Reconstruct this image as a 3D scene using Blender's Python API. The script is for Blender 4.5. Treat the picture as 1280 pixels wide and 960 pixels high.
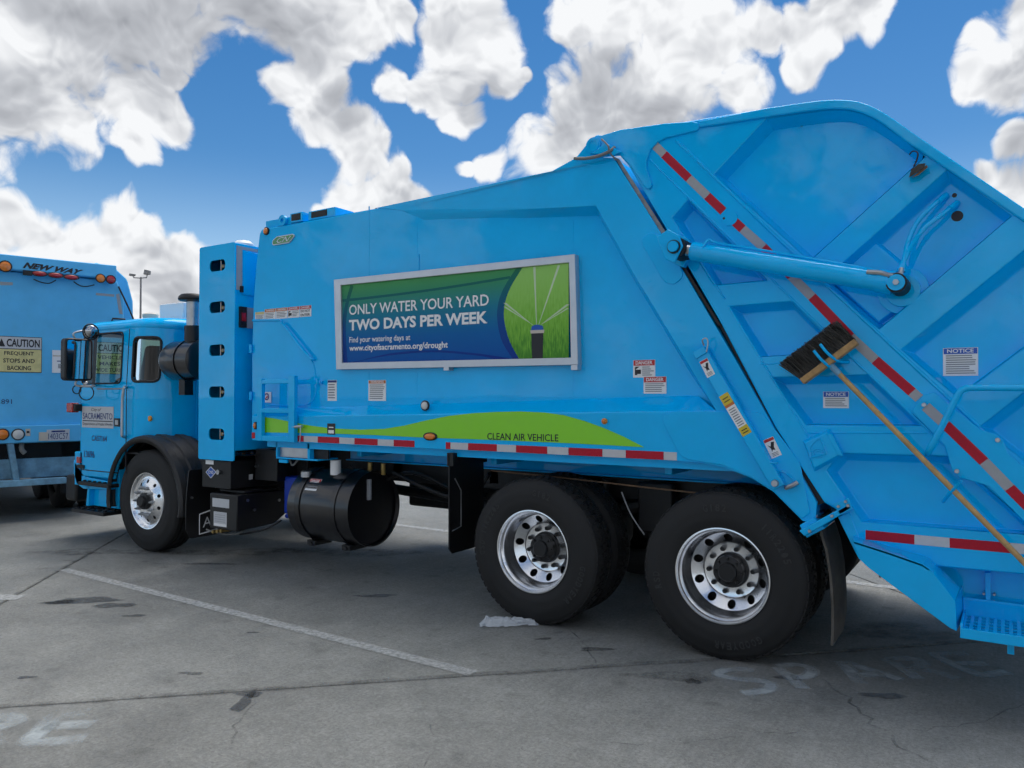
import bpy, bmesh, math, random
from mathutils import Vector, Matrix
from mathutils.geometry import delaunay_2d_cdt
random.seed(7)
R_ = math.radians
scene = bpy.context.scene
for o in list(bpy.data.objects): bpy.data.objects.remove(o)

# ------------------------------------------------------------------ camera
FPX = 961.0                                  # focal length in pixels of a 1280 px wide frame
YAW = math.pi - R_(57.2); PITCH = math.atan(15/FPX)
CAM = Vector((2.887, -4.73, 1.64))
_F = Vector((math.cos(YAW), math.sin(YAW), 0)); _R = Vector((math.sin(YAW), -math.cos(YAW), 0)); _Z = Vector((0, 0, 1))
_F3 = _F*math.cos(PITCH) + _Z*math.sin(PITCH); _U3 = -_F*math.sin(PITCH) + _Z*math.cos(PITCH)
cam = bpy.data.cameras.new('camera'); cam.sensor_width = 36; cam.lens = 36*FPX/1280; cam.clip_start = .05; cam.clip_end = 6000
cob = bpy.data.objects.new('camera', cam); scene.collection.objects.link(cob); scene.camera = cob
cob.matrix_world = Matrix(((_R.x, _U3.x, -_F3.x, CAM.x), (_R.y, _U3.y, -_F3.y, CAM.y), (_R.z, _U3.z, -_F3.z, CAM.z), (0, 0, 0, 1)))
scene.cycles.use_adaptive_sampling = True; scene.cycles.adaptive_threshold = .025; scene.cycles.adaptive_min_samples = 12; scene.cycles.max_bounces = 6; scene.cycles.diffuse_bounces = 3; scene.cycles.glossy_bounces = 3; scene.cycles.caustics_reflective = False; scene.cycles.caustics_refractive = False
scene.render.resolution_x = 1024; scene.render.resolution_y = 768

# measuring helpers: survey of the place from photograph pixels (1280 x 960)
def ray(px, py): return _F3 + _R*((px-640)/FPX) + _U3*((480-py)/FPX)
def S(px, py, Y=0.0):
    d = ray(px, py); t = (Y-CAM.y)/d.y; p = CAM + d*t
    return (p.x, p.z)
def S3(px, py, Y=0.0):
    x, z = S(px, py, Y); return (x, Y, z)
def G(px, py):
    d = ray(px, py); p = CAM - d*(CAM.z/d.z); return (p.x, p.y)
def proj(p):
    v = Vector(p)-CAM; w = v.dot(_F3); return (640+FPX*v.dot(_R)/w, 480-FPX*v.dot(_U3)/w)

# ------------------------------------------------------------------ light and exposure
SUN_EL, SUN_AZ = R_(68), R_(98)              # azimuth measured from +X towards +Y: the sun stands behind the truck
sun = bpy.data.lights.new('sun', 'SUN'); sun.energy = 1.5; sun.angle = R_(45); sun.color = (1, .96, .9)
so = bpy.data.objects.new('sun', sun); scene.collection.objects.link(so)
sd = Vector((math.cos(SUN_EL)*math.cos(SUN_AZ), math.cos(SUN_EL)*math.sin(SUN_AZ), math.sin(SUN_EL)))
so.rotation_euler = sd.to_track_quat('Z', 'Y').to_euler(); so.location = (0, 20, 40)
vs = scene.view_settings; vs.view_transform = 'Standard'; vs.look = 'None'; vs.exposure = 1.05; vs.gamma = 1; vs.use_curve_mapping = False
SKY = .11

# ------------------------------------------------------------------ sky: nishita blue with cumulus
def build_world():
    w = bpy.data.worlds.new('World'); scene.world = w; w.use_nodes = True
    nt = w.node_tree; nt.nodes.clear(); N = nt.nodes.new; L = nt.links.new
    # --- helpers
    def M(op, a, b=None, c=None):
        n = N('ShaderNodeMath'); n.operation = op
        for i, v in enumerate((a, b, c)):
            if v is None: continue
            if isinstance(v, (int, float)): n.inputs[i].default_value = v
            else: L(v, n.inputs[i])
        return n.outputs[0]
    def VM(op, a, b=None, c=None):
        n = N('ShaderNodeVectorMath'); n.operation = op
        for i, v in enumerate((a, b, c)):
            if v is None: continue
            if isinstance(v, (tuple, Vector)): n.inputs[i].default_value = v
            else: L(v, n.inputs[i])
        return n
    def noise(vec, sc, det, rough=.55):
        n = N('ShaderNodeTexNoise'); n.inputs['Scale'].default_value = sc; n.inputs['Detail'].default_value = det; n.inputs['Roughness'].default_value = rough
        L(vec, n.inputs['Vector']); return n
    def mr(v, a, b, c=0, d=1, sm=True):
        n = N('ShaderNodeMapRange'); n.interpolation_type = 'SMOOTHSTEP' if sm else 'LINEAR'; L(v, n.inputs['Value'])
        for k, x in zip(('From Min', 'From Max', 'To Min', 'To Max'), (a, b, c, d)): n.inputs[k].default_value = x
        return n.outputs[0]
    tc = N('ShaderNodeTexCoord'); D0 = tc.outputs['Generated']
    wn = noise(D0, 9, 2)
    wv = VM('NORMALIZE', VM('MULTIPLY_ADD', wn.outputs['Color'], (.075,)*3, VM('SUBTRACT', D0, (.0375,)*3).outputs[0]).outputs[0]).outputs[0]
    def blobs(lst):
        acc = None
        for (px, py, r) in lst:
            c = ray(px, py).normalized(); ang = math.atan(r*.92/FPX); k = 1/(1-math.cos(ang))
            v = M('MULTIPLY_ADD', VM('DOT_PRODUCT', wv, c).outputs['Value'], k, -math.cos(ang)*k)
            acc = v if acc is None else M('MAXIMUM', acc, v)
        return acc
    acc = M('MINIMUM', M('MAXIMUM', blobs(CLOUDS), -1.2), .85); shade = M('MAXIMUM', blobs(SHADES), 0)
    # unseen cumulus goes on beyond the surveyed part, cover raised to brighten ambient light
    low = noise(D0, 2.6, 2, .5)
    gen = M('MAXIMUM', M('MINIMUM', M('MULTIPLY_ADD', low.outputs['Fac'], 7.0, -3.25), .85), -1.2)
    mk = mr(VM('DOT_PRODUCT', D0, ray(640, 250).normalized()).outputs['Value'], .70, .78)
    inv = M('SUBTRACT', 1, mk)
    fld = M('MULTIPLY_ADD', acc, mk, M('MULTIPLY', gen, inv)); shd = M('MULTIPLY_ADD', shade, mk, M('MULTIPLY', M('MAXIMUM', gen, 0), M('MULTIPLY', inv, .55)))
    def vor(vec):
        vo = N('ShaderNodeTexVoronoi'); vo.feature = 'F1'; vo.inputs['Scale'].default_value = 15; vo.inputs['Detail'].default_value = 2.0; vo.inputs['Roughness'].default_value = .5; vo.inputs['Lacunarity'].default_value = 2.3; vo.normalize = True
        L(vec, vo.inputs['Vector']); return vo.outputs['Distance']
    w2 = noise(wv, 26, 3, .6)
    fine = VM('MULTIPLY_ADD', w2.outputs['Color'], (.011,)*3, wv).outputs[0]
    off = Vector((.45*sd.x, .45*sd.y, 1)).normalized()
    n1 = noise(fine, 12, 6, .62); v0 = vor(fine); v1 = vor(VM('ADD', fine, off*.009).outputs[0])
    l0 = noise(fine, 9, 2, .5); l1 = noise(VM('ADD', fine, off*.03).outputs[0], 9, 2, .5)
    p0 = M('MULTIPLY_ADD', n1.outputs['Fac'], 2.4, M('MULTIPLY_ADD', v0, -3.2, -.25))
    d0 = M('ADD', fld, p0)
    al = mr(d0, -.18, .46)
    rel = M('MULTIPLY_ADD', M('SUBTRACT', v1, v0), 1.5, M('MULTIPLY', M('SUBTRACT', l0.outputs['Fac'], l1.outputs['Fac']), 1.1))
    edge = M('MULTIPLY', mr(d0, .3, 1.8), -.10)
    lum = M('ADD', M('ADD', rel, edge), M('MULTIPLY_ADD', shd, -.34, .98))
    lum = M('MAXIMUM', M('MINIMUM', lum, 1.1), .30)
    sky = N('ShaderNodeTexSky'); sky.sky_type = 'NISHITA'; sky.sun_disc = False
    sky.sun_elevation = SUN_EL; sky.sun_rotation = math.pi/2 - SUN_AZ; sky.altitude = 0; sky.air_density = 1.0; sky.dust_density = .1; sky.ozone_density = 2.5
    ramp = N('ShaderNodeValToRGB'); e = ramp.color_ramp.elements
    e[0].position = .30; e[0].color = (.30, .315, .35, 1); e[1].position = 1.0; e[1].color = (.93, .945, .965, 1)
    m = ramp.color_ramp.elements.new(.70); m.color = (.56, .58, .62, 1)
    L(lum, ramp.inputs['Fac'])
    cs = N('ShaderNodeVectorMath'); cs.operation = 'SCALE'; L(ramp.outputs[0], cs.inputs[0]); cs.inputs['Scale'].default_value = .485/SKY
    # sky tone of the photograph: a deeper, more saturated blue
    hs = N('ShaderNodeHueSaturation'); hs.inputs['Saturation'].default_value = 1.34; hs.inputs['Value'].default_value = .46; L(sky.outputs[0], hs.inputs['Color'])
    mix = N('ShaderNodeMix'); mix.data_type = 'RGBA'; L(al, mix.inputs['Factor']); 
    sz = N('ShaderNodeSeparateXYZ'); L(D0, sz.inputs[0]); hz = N('ShaderNodeMix'); hz.data_type = 'RGBA'; L(mr(sz.outputs['Z'], 0.0, .30, 1, 0), hz.inputs['Factor']); L(hs.outputs[0], hz.inputs['A'])
    hz.inputs['B'].default_value = (.28/SKY, .39/SKY, .51/SKY, 1); L(hz.outputs['Result'], mix.inputs['A'])     # pale haze above the horizon
    L(cs.outputs[0], mix.inputs['B'])
    bg = N('ShaderNodeBackground'); bg.inputs['Strength'].default_value = SKY; L(mix.outputs['Result'], bg.inputs['Color'])
    out = N('ShaderNodeOutputWorld'); L(bg.outputs[0], out.inputs[0])
    w.cycles.sampling_method = 'MANUAL'; w.cycles.sample_map_resolution = 512
CLOUDS = [  # centre and radius in survey pixels
    (20,40,95),(110,15,85),(210,-5,80),(310,-10,85),(400,-5,80),(470,20,42),(-30,120,80),(50,110,75),(120,110,62),(175,120,40),(215,90,20),(85,160,32),(205,150,30),(165,185,26),(400,60,50),(440,50,40),(500,15,18),
    (358,112,30),(400,118,40),(395,150,36),(430,165,38),(455,195,40),(490,228,42),(440,240,34),(515,248,30),(405,262,20),
    (575,15,44),(600,60,44),(565,85,42),(615,100,30),(540,120,32),(490,105,26),(575,150,24),(640,95,14),
    (740,20,62),(800,40,75),(850,90,70),(760,90,72),(710,140,60),(790,140,75),(670,180,45),(620,210,28),(590,215,16),(900,80,50),(930,110,40),(955,45,32),(1000,45,34),(1045,30,40),(1085,30,28),(1000,80,28),
    (1225,95,30),(1245,45,36),(1280,80,52),(1275,20,40),(1210,105,20),(1280,185,30),(1225,215,20),(1255,225,22),(1290,235,34),
    (10,310,48),(60,305,42),(105,300,42),(150,285,38),(175,310,45),(215,335,42),(245,350,36),(100,345,60),(20,360,70),(200,385,60)]
SHADES = [(250,10,150),(130,50,110),(360,55,75),(60,0,60),(20,120,50),(420,130,45),(590,130,35),(760,130,80),(700,170,50),(1275,100,45),(860,150,60),(1290,190,40),(215,370,40)]
build_world()

# ------------------------------------------------------------------ materials
MAT = {}
def mat(name, col, rough=.5, metal=0, coat=0, coat_r=.05, bump=0, bscale=40, var=0, vscale=5, spec=.5, alpha=1, emit=0, trans=0, bdet=3):
    m = bpy.data.materials.new(name); m.use_nodes = True; nt = m.node_tree; b = nt.nodes['Principled BSDF']
    b.inputs['Base Color'].default_value = (*col, 1); b.inputs['Roughness'].default_value = rough; b.inputs['Metallic'].default_value = metal
    b.inputs['Coat Weight'].default_value = coat; b.inputs['Coat Roughness'].default_value = coat_r; b.inputs['Specular IOR Level'].default_value = spec
    if alpha < 1: b.inputs['Alpha'].default_value = alpha
    if trans: b.inputs['Transmission Weight'].default_value = trans
    if emit: b.inputs['Emission Color'].default_value = (*col, 1); b.inputs['Emission Strength'].default_value = emit
    tc = nt.nodes.new('ShaderNodeTexCoord')
    if var:
        n = nt.nodes.new('ShaderNodeTexNoise'); n.inputs['Scale'].default_value = vscale; n.inputs['Detail'].default_value = 6; n.inputs['Roughness'].default_value = .65
        nt.links.new(tc.outputs['Object'], n.inputs['Vector'])
        r = nt.nodes.new('ShaderNodeMapRange'); r.inputs['From Min'].default_value = .3; r.inputs['From Max'].default_value = .7
        r.inputs['To Min'].default_value = 1-var; r.inputs['To Max'].default_value = 1+var; nt.links.new(n.outputs['Fac'], r.inputs['Value'])
        v = nt.nodes.new('ShaderNodeVectorMath'); v.operation = 'SCALE'; v.inputs[0].default_value = col; nt.links.new(r.outputs[0], v.inputs['Scale'])
        nt.links.new(v.outputs[0], b.inputs['Base Color'])
        r2 = nt.nodes.new('ShaderNodeMapRange'); r2.inputs['To Min'].default_value = max(rough-var*.4, .02); r2.inputs['To Max'].default_value = min(rough+var*.4, 1)
        nt.links.new(n.outputs['Fac'], r2.inputs['Value']); nt.links.new(r2.outputs[0], b.inputs['Roughness'])
    if bump:
        n = nt.nodes.new('ShaderNodeTexNoise'); n.inputs['Scale'].default_value = bscale; n.inputs['Detail'].default_value = bdet
        nt.links.new(tc.outputs['Object'], n.inputs['Vector'])
        bp = nt.nodes.new('ShaderNodeBump'); bp.inputs['Strength'].default_value = 1; bp.inputs['Distance'].default_value = bump; nt.links.new(n.outputs['Fac'], bp.inputs['Height'])
        nt.links.new(bp.outputs[0], b.inputs['Normal'])
        if coat: nt.links.new(bp.outputs[0], b.inputs['Coat Normal'])
    MAT[name] = m; return m
mat('paint', (.0006, .485, .97), .36, coat=.75, coat_r=.025, spec=.0, bump=.0022, bscale=1.2, var=.06, vscale=2.5, bdet=1.5)
mat('paint_old', (.11, .51, .87), .6, spec=.3, coat=.1, coat_r=.2, bump=.004, bscale=1.5, var=.08, vscale=3)
mat('paint_worn', (.16, .33, .46), .6, var=.35, vscale=7)
mat('black', (.006, .006, .007), .45, var=.25, vscale=9)
mat('black_gloss', (.005, .005, .007), .28, coat=.35)
mat('chassis', (.006, .006, .007), .55, var=.35, vscale=6, bump=.002, bscale=30)
mat('rubber', (.0095, .0095, .010), .72, var=.45, vscale=7, bump=.0008, bscale=180)
mat('rubber_text', (.019, .019, .020), .6)
mat('flap', (.095, .085, .072), .85, var=.5, vscale=6)
mat('plastic', (.016, .016, .017), .5, bump=.0006, bscale=300, var=.2, vscale=4)
mat('alu', (.90, .91, .93), .24, metal=1, var=.06, vscale=4)
mat('steel', (.45, .46, .47), .32, metal=1, var=.2, vscale=10)
mat('galv', (.50, .52, .54), .38, metal=.85, var=.15, vscale=8)
mat('frame_alu', (.58, .59, .62), .35, metal=.6, var=.06, vscale=6)
mat('brass', (.38, .26, .09), .4, metal=.8)
mat('rust', (.16, .09, .05), .7, var=.4, vscale=15)
mat('white', (.82, .82, .82), .4)
mat('white_ref', (.55, .56, .58), .45, var=.05, vscale=30)
mat('grey_ref', (.36, .37, .39), .45, var=.06, vscale=30)
mat('red_ref', (.46, .006, .025), .4, spec=.3, var=.1, vscale=60)
mat('red', (.50, .02, .02), .4)
mat('red_lens', (.42, .006, .008), .15, coat=.8)
mat('amber_lens', (.75, .20, .01), .18, coat=.8)
mat('clear_lens', (.62, .62, .60), .12, coat=.8)
mat('amber', (.8, .32, .02), .4)
mat('green', (.24, .68, .004), .33, coat=.6, coat_r=.06)
mat('emblem', (.10, .30, .09), .25, coat=.6)
mat('ink', (.012, .012, .016), .5)
mat('ink_blue', (.012, .03, .16), .45)
mat('lines', (.22, .23, .25), .5)
mat('blue_sign', (.008, .09, .45), .4)
mat('yellow', (.66, .50, .03), .42)
mat('yellow_old', (.68, .60, .27), .55, var=.15, vscale=8)
mat('orange', (.55, .16, .03), .45)
mat('seal', (.24, .25, .26), .6, var=.3, vscale=12)
mat('wood', (.50, .31, .12), .5, var=.25, vscale=14)
mat('wood_block', (.42, .25, .10), .65, var=.3, vscale=20)
mat('bristle', (.045, .042, .038), .75, var=.5, vscale=60)
mat('bristle_pale', (.22, .20, .17), .8)
mat('blue_plastic', (.006, .045, .42), .4)
mat('hose', (.19, .19, .185), .6)
mat('skin_grey', (.05, .05, .055), .7)
mat('seat', (.03, .03, .033), .8)
mat('mirror', (.82, .84, .85), .03, metal=1)
mat('cream', (.58, .52, .44), .6)
mat('bag', (.70, .74, .78), .25, alpha=.62, bump=.004, bscale=22)
mat('pole_paint', (.26, .26, .26), .5)
def glass():
    m = bpy.data.materials.new('glass'); m.use_nodes = True; nt = m.node_tree; nt.nodes.clear()
    t = nt.nodes.new('ShaderNodeBsdfTransparent'); t.inputs[0].default_value = (.62, .78, .72, 1)
    gl = nt.nodes.new('ShaderNodeBsdfGlossy'); gl.inputs['Roughness'].default_value = .02; gl.inputs[0].default_value = (1, 1, 1, 1)
    fr = nt.nodes.new('ShaderNodeFresnel'); fr.inputs[0].default_value = 1.45
    mx = nt.nodes.new('ShaderNodeMixShader'); o = nt.nodes.new('ShaderNodeOutputMaterial')
    nt.links.new(fr.outputs[0], mx.inputs[0]); nt.links.new(t.outputs[0], mx.inputs[1]); nt.links.new(gl.outputs[0], mx.inputs[2]); nt.links.new(mx.outputs[0], o.inputs[0]); MAT['glass'] = m
    d = m.copy(); d.name = 'glass_darkened'; d.node_tree.nodes['Transparent BSDF'].inputs[0].default_value = (.16, .24, .23, 1); MAT['glass_darkened'] = d  # corner glass darkened: the dim cab interior is put into its colour
glass()

# ------------------------------------------------------------------ mesh builder
def link(o): scene.collection.objects.link(o); return o
def tag(o, label, cat, group=None):
    o['label'] = label; o['category'] = cat
    if group: o['group'] = group
    return o
def empty(name, loc=(0, 0, 0), parent=None, rz=0):
    o = bpy.data.objects.new(name, None); o.empty_display_size = .2; link(o); o.location = loc; o.rotation_euler = (0, 0, rz); o.parent = parent; return o

def inpoly(p, l):
    c = False; n = len(l)
    for i in range(n):
        a, b = l[i], l[i-1]
        if (a[1] > p[1]) != (b[1] > p[1]) and p[0] < (b[0]-a[0])*(p[1]-a[1])/(b[1]-a[1])+a[0]: c = not c
    return c
def tessellate_polygon(loops):       # triangles between an outer loop and its holes
    flat = [Vector((p[0], p[1])) for l in loops for p in l]; edges = []; k = 0
    for l in loops: n = len(l); edges += [(k+i, k+(i+1) % n) for i in range(n)]; k += n
    V, E_, Fc, vo, _, _ = delaunay_2d_cdt(flat, edges, [], 0, 1e-6); out = []
    for f in Fc:
        c = sum((V[i] for i in f), Vector((0, 0)))/len(f)
        if inpoly(c, loops[0]) and not any(inpoly(c, h) for h in loops[1:]): out.append(tuple(vo[i][0] for i in f))
    return out
def fillet(pts, r, n=4):
    out = []; k = len(pts)
    for i in range(k):
        rr = r[i] if isinstance(r, (list, tuple)) else r
        p = Vector(pts[i]); a = Vector(pts[i-1])-p; b = Vector(pts[(i+1) % k])-p
        if rr <= 0 or a.length < 1e-6 or b.length < 1e-6: out.append(tuple(p)); continue
        ang = a.angle(b); d = min(rr/max(math.tan(ang/2), .05), a.length*.48, b.length*.48)
        A = p+a.normalized()*d; B = p+b.normalized()*d
        for j in range(n+1):
            t = j/n; out.append(tuple(A*(1-t)**2+p*2*t*(1-t)+B*t*t))
    return out
def inset(pts, d):
    n = len(pts); area = sum(pts[i][0]*pts[(i+1) % n][1]-pts[(i+1) % n][0]*pts[i][1] for i in range(n)); sgn = 1 if area > 0 else -1
    out = []
    for i in range(n):
        a, b, c = Vector(pts[i-1]), Vector(pts[i]), Vector(pts[(i+1) % n])
        e1 = (b-a).normalized(); e2 = (c-b).normalized(); n1 = Vector((-e1.y, e1.x))*sgn; n2 = Vector((-e2.y, e2.x))*sgn
        m = n1+n2; m = m/max(m.length_squared/2, .25) if m.length > 1e-6 else n1
        out.append(tuple(b+m*d))
    return out
def smooth(pts, n=6):
    P = [Vector(p) for p in pts]
    if len(P) < 3: return P
    out = []
    for i in range(len(P)-1):
        p0 = P[max(i-1, 0)]; p1 = P[i]; p2 = P[i+1]; p3 = P[min(i+2, len(P)-1)]
        for j in range(n):
            t = j/n
            out.append(.5*((2*p1)+(-p0+p2)*t+(2*p0-5*p1+4*p2-p3)*t*t+(-p0+3*p1-3*p2+p3)*t**3))
    out.append(P[-1]); return out

class MB:
    def __init__(s): s.v = []; s.f = []; s.m = []; s.mats = []
    def mi(s, m):
        if m not in s.mats: s.mats.append(m)
        return s.mats.index(m)
    def add(s, vs, fs, m):
        k = len(s.v); s.v += [tuple(v) for v in vs]; i = s.mi(m)
        for f in fs: s.f.append(tuple(a+k for a in f)); s.m.append(i)
        return s
    def box(s, x0, x1, y0, y1, z0, z1, m):
        vs = [(x, y, z) for x in (x0, x1) for y in (y0, y1) for z in (z0, z1)]
        return s.add(vs, [(0, 1, 3, 2), (4, 6, 7, 5), (0, 4, 5, 1), (2, 3, 7, 6), (0, 2, 6, 4), (1, 5, 7, 3)], m)
    def loop(s, A, B, m, cap=True, capB=False):       # loft between two closed 3D loops
        n = len(A); vs = list(A)+list(B); fs = [(i, (i+1) % n, n+(i+1) % n, n+i) for i in range(n)]
        if cap: fs.append(tuple(range(n-1, -1, -1)))
        if capB: fs.append(tuple(range(n, 2*n)))
        return s.add(vs, fs, m)
    def prism(s, pts, y0, y1, m, holes=(), back=True):  # polygon in XZ, thickness along Y
        if not holes:
            return s.loop([(x, y0, z) for x, z in pts], [(x, y1, z) for x, z in pts], m, True, back)
        loops = [[Vector((x, z, 0)) for x, z in l] for l in (pts, *holes)]; flat = [p for l in loops for p in l]
        tr = tessellate_polygon(loops)
        tris = [tuple(t) for t in tr]
        s.add([(p.x, y0, p.y) for p in flat], tris, m)
        if back: s.add([(p.x, y1, p.y) for p in flat], tris, m)
        for l in loops:
            n = len(l); s.add([(p.x, y0, p.y) for p in l]+[(p.x, y1, p.y) for p in l], [(i, (i+1) % n, n+(i+1) % n, n+i) for i in range(n)], m)
        return s
    def prismx(s, pts, x0, x1, m):                    # polygon in YZ, thickness along X
        return s.loop([(x0, y, z) for y, z in pts], [(x1, y, z) for y, z in pts], m, True, True)
    def prismz(s, pts, z0, z1, m):
        return s.loop([(x, y, z0) for x, y in pts], [(x, y, z1) for x, y in pts], m, True, True)
    def tube(s, pts, r, m, seg=8, sm=0, cap=True, closed=False):
        P = smooth(pts, sm) if sm else [Vector(p) for p in pts]
        n = len(P); T = []
        for i in range(n):
            if closed: d = P[(i+1) % n]-P[i-1]
            else: d = P[min(i+1, n-1)]-P[max(i-1, 0)]
            T.append(d.normalized() if d.length > 1e-9 else Vector((0, 0, 1)))
        ref = Vector((0, 0, 1)) if abs(T[0].z) < .9 else Vector((1, 0, 0)); u = T[0].cross(ref).normalized(); vs = []
        for i in range(n):
            u = (u - T[i]*u.dot(T[i])).normalized(); w = T[i].cross(u); rr = r[i] if isinstance(r, list) else r
            vs += [P[i]+u*rr*math.cos(2*math.pi*j/seg)+w*rr*math.sin(2*math.pi*j/seg) for j in range(seg)]
        fs = []
        for i in range(n if closed else n-1):
            k = (i+1) % n
            for j in range(seg): fs.append((i*seg+j, i*seg+(j+1) % seg, k*seg+(j+1) % seg, k*seg+j))
        if cap and not closed: fs.append(tuple(range(seg-1, -1, -1))); fs.append(tuple((n-1)*seg+j for j in range(seg)))
        return s.add(vs, fs, m)
    def lathe(s, prof, c, ax, m, seg=32, a0=0, a1=2*math.pi):   # prof: (radius, offset along ax)
        ax = Vector(ax).normalized(); ref = Vector((0, 0, 1)) if abs(ax.z) < .9 else Vector((1, 0, 0)); e1 = ax.cross(ref).normalized(); e2 = ax.cross(e1); c = Vector(c)
        full = abs(a1-a0-2*math.pi) < 1e-6; k = seg if full else seg+1; n = len(prof); vs = []
        for j in range(k):
            t = a0+(a1-a0)*j/seg; d = e1*math.cos(t)+e2*math.sin(t)
            vs += [c+d*r+ax*h for r, h in prof]
        fs = []
        for j in range(seg):
            q = (j+1) % k
            for i in range(n-1): fs.append((j*n+i, q*n+i, q*n+i+1, j*n+i+1))
        return s.add(vs, fs, m)
    def cyl(s, a, b, r, m, seg=16):
        a = Vector(a); b = Vector(b); d = b-a; return s.lathe([(0, 0), (r, 0), (r, d.length), (0, d.length)], a, d, m, seg)
    def disc(s, c, n, r, m, seg=20): return s.lathe([(0, .0), (r, 0)], c, n, m, seg)
    def sphere(s, c, r, m, seg=16, sz=1): return s.lathe([(r*math.sin(math.pi*i/10), -r*sz*math.cos(math.pi*i/10)) for i in range(11)], c, (0, 0, 1), m, seg)
    def quad(s, q, m): return s.add(q, [(0, 1, 2, 3)], m)
    def rect(s, x0, z0, x1, z1, y, m): return s.quad([(x0, y, z0), (x1, y, z0), (x1, y, z1), (x0, y, z1)], m)
    def text(s, body, q, m, bold=0, shear=0, sx=1):   # letters stretched into the 3D quad BL, BR, TR, TL
        V, Fs = glyphs(body, bold, shear); q = [Vector(p) for p in q]
        return s.add([q[0]*(1-a)*(1-b)+q[1]*a*(1-b)+q[2]*a*b+q[3]*(1-a)*b for a, b in V], Fs, m)
    def build(s, name, parent=None, bevel=0, angle=35, flat=False, seg=2, weld=True):
        me = bpy.data.meshes.new(name); me.from_pydata(s.v, [], s.f)
        for m in s.mats: me.materials.append(MAT[m])
        me.polygons.foreach_set('material_index', s.m); me.update()
        bm = bmesh.new(); bm.from_mesh(me)
        if weld: bmesh.ops.remove_doubles(bm, verts=bm.verts, dist=2e-5)
        bmesh.ops.recalc_face_normals(bm, faces=bm.faces); bm.to_mesh(me); bm.free()
        if not flat: me.polygons.foreach_set('use_smooth', [True]*len(me.polygons)); me.set_sharp_from_angle(angle=R_(angle))
        o = bpy.data.objects.new(name, me); link(o); o.parent = parent
        if bevel:
            b = o.modifiers.new('bevel', 'BEVEL'); b.width = bevel; b.segments = seg; b.limit_method = 'ANGLE'; b.angle_limit = R_(35); b.harden_normals = False
        return o
def each(parent, name, builder, centres, **k):     # alike small pieces, one object each, sharing mesh data
    o = None
    for c in centres:
        if o is None: b = MB(); builder(b); o = b.build(name, parent, **k)
        else: o = o.copy(); link(o); o.parent = parent
        o.location = c
def bolt_y(r, h=.03, m='steel', seg=6): return lambda b: b.lathe([(0, -h), (r*.85, -h), (r, -h*.8), (r, .02)], (0, 0, 0), (0, 1, 0), m, seg)
_gl = {}
def glyphs(body, bold=0, shear=0):
    k = (body, bold, shear)
    if k in _gl: return _gl[k]
    cu = bpy.data.curves.new('t', 'FONT'); cu.body = body; cu.offset = bold; cu.shear = shear; cu.resolution_u = 3; cu.fill_mode = 'FRONT'
    o = bpy.data.objects.new('t', cu); link(o)
    dg = bpy.context.evaluated_depsgraph_get(); me = bpy.data.meshes.new_from_object(o.evaluated_get(dg))
    V = [(v.co.x, v.co.y) for v in me.vertices]; Fs = [tuple(p.vertices) for p in me.polygons]
    bpy.data.objects.remove(o); bpy.data.curves.remove(cu); bpy.data.meshes.remove(me)
    x0 = min(v[0] for v in V); x1 = max(v[0] for v in V); y0 = min(v[1] for v in V); y1 = max(v[1] for v in V)
    _gl[k] = ([((a-x0)/(x1-x0), (b-y0)/(y1-y0)) for a, b in V], Fs); _gl[k+('ar',)] = (x1-x0)/(y1-y0); return _gl[k]
def pq(px0, py0, px1, py1, Y):     # survey rectangle on a plane Y as a 3D quad
    x0, z0 = S(px0, py1, Y); x1, z1 = S(px1, py0, Y); return [(x0, Y, z0), (x1, Y, z0), (x1, Y, z1), (x0, Y, z1)]
def sub(q, a0, b0, a1, b1, dy=-.0015, n=None):
    q = [Vector(p) for p in q]; n = Vector(n) if n else Vector((0, 1, 0))
    f = lambda a, b: q[0]*(1-a)*(1-b)+q[1]*a*(1-b)+q[2]*a*b+q[3]*(1-a)*b+n*dy
    return [f(a0, b0), f(a1, b0), f(a1, b1), f(a0, b1)]
def sticker(parent, q, head, hm, lines=5, bg='white', picture=False, hh=.26, tm='white', n=None, name='warning_sticker', tail=None):
    b = MB(); b.quad(q, bg)
    b.quad(sub(q, .02, 1-hh, .98, .985, -.001, n), hm)
    if head: b.text(head, sub(q, .12, 1-hh*.82, .88, 1-hh*.18, -.002, n), tm, bold=.02)
    x0 = .08
    if picture:
        b.add(sub(q, .06, .12, .36, .66, -.001, n), [(0, 1, 2, 3)], 'white')
        b.add([Vector(p) for p in (sub(q, .08, .14, .2, .6, -.002, n))], [(0, 1, 3)], 'ink'); b.add(sub(q, .12, .2, .36, .45, -.002, n), [(0, 1, 2, 3)], 'ink'); b.add(sub(q, .1, .45, .3, .62, -.002, n), [(0, 2, 3)], 'ink'); x0 = .42
    if tail:
        for i, t in enumerate(tail):
            h = (1-hh)/len(tail); z = (1-hh)-h*(i+1); b.text(t, sub(q, .1, z+h*.2, .9, z+h*.8, -.002, n), 'ink', bold=.02)
    for i in range(lines):
        h = (1-hh)/(lines+1); z = (1-hh)-h*(i+1); x1 = random.uniform(.75, .95)
        b.quad(sub(q, x0, z, x1, z+h*.42, -.002, n), 'lines')
    return b.build(name, parent, flat=True)

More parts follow.
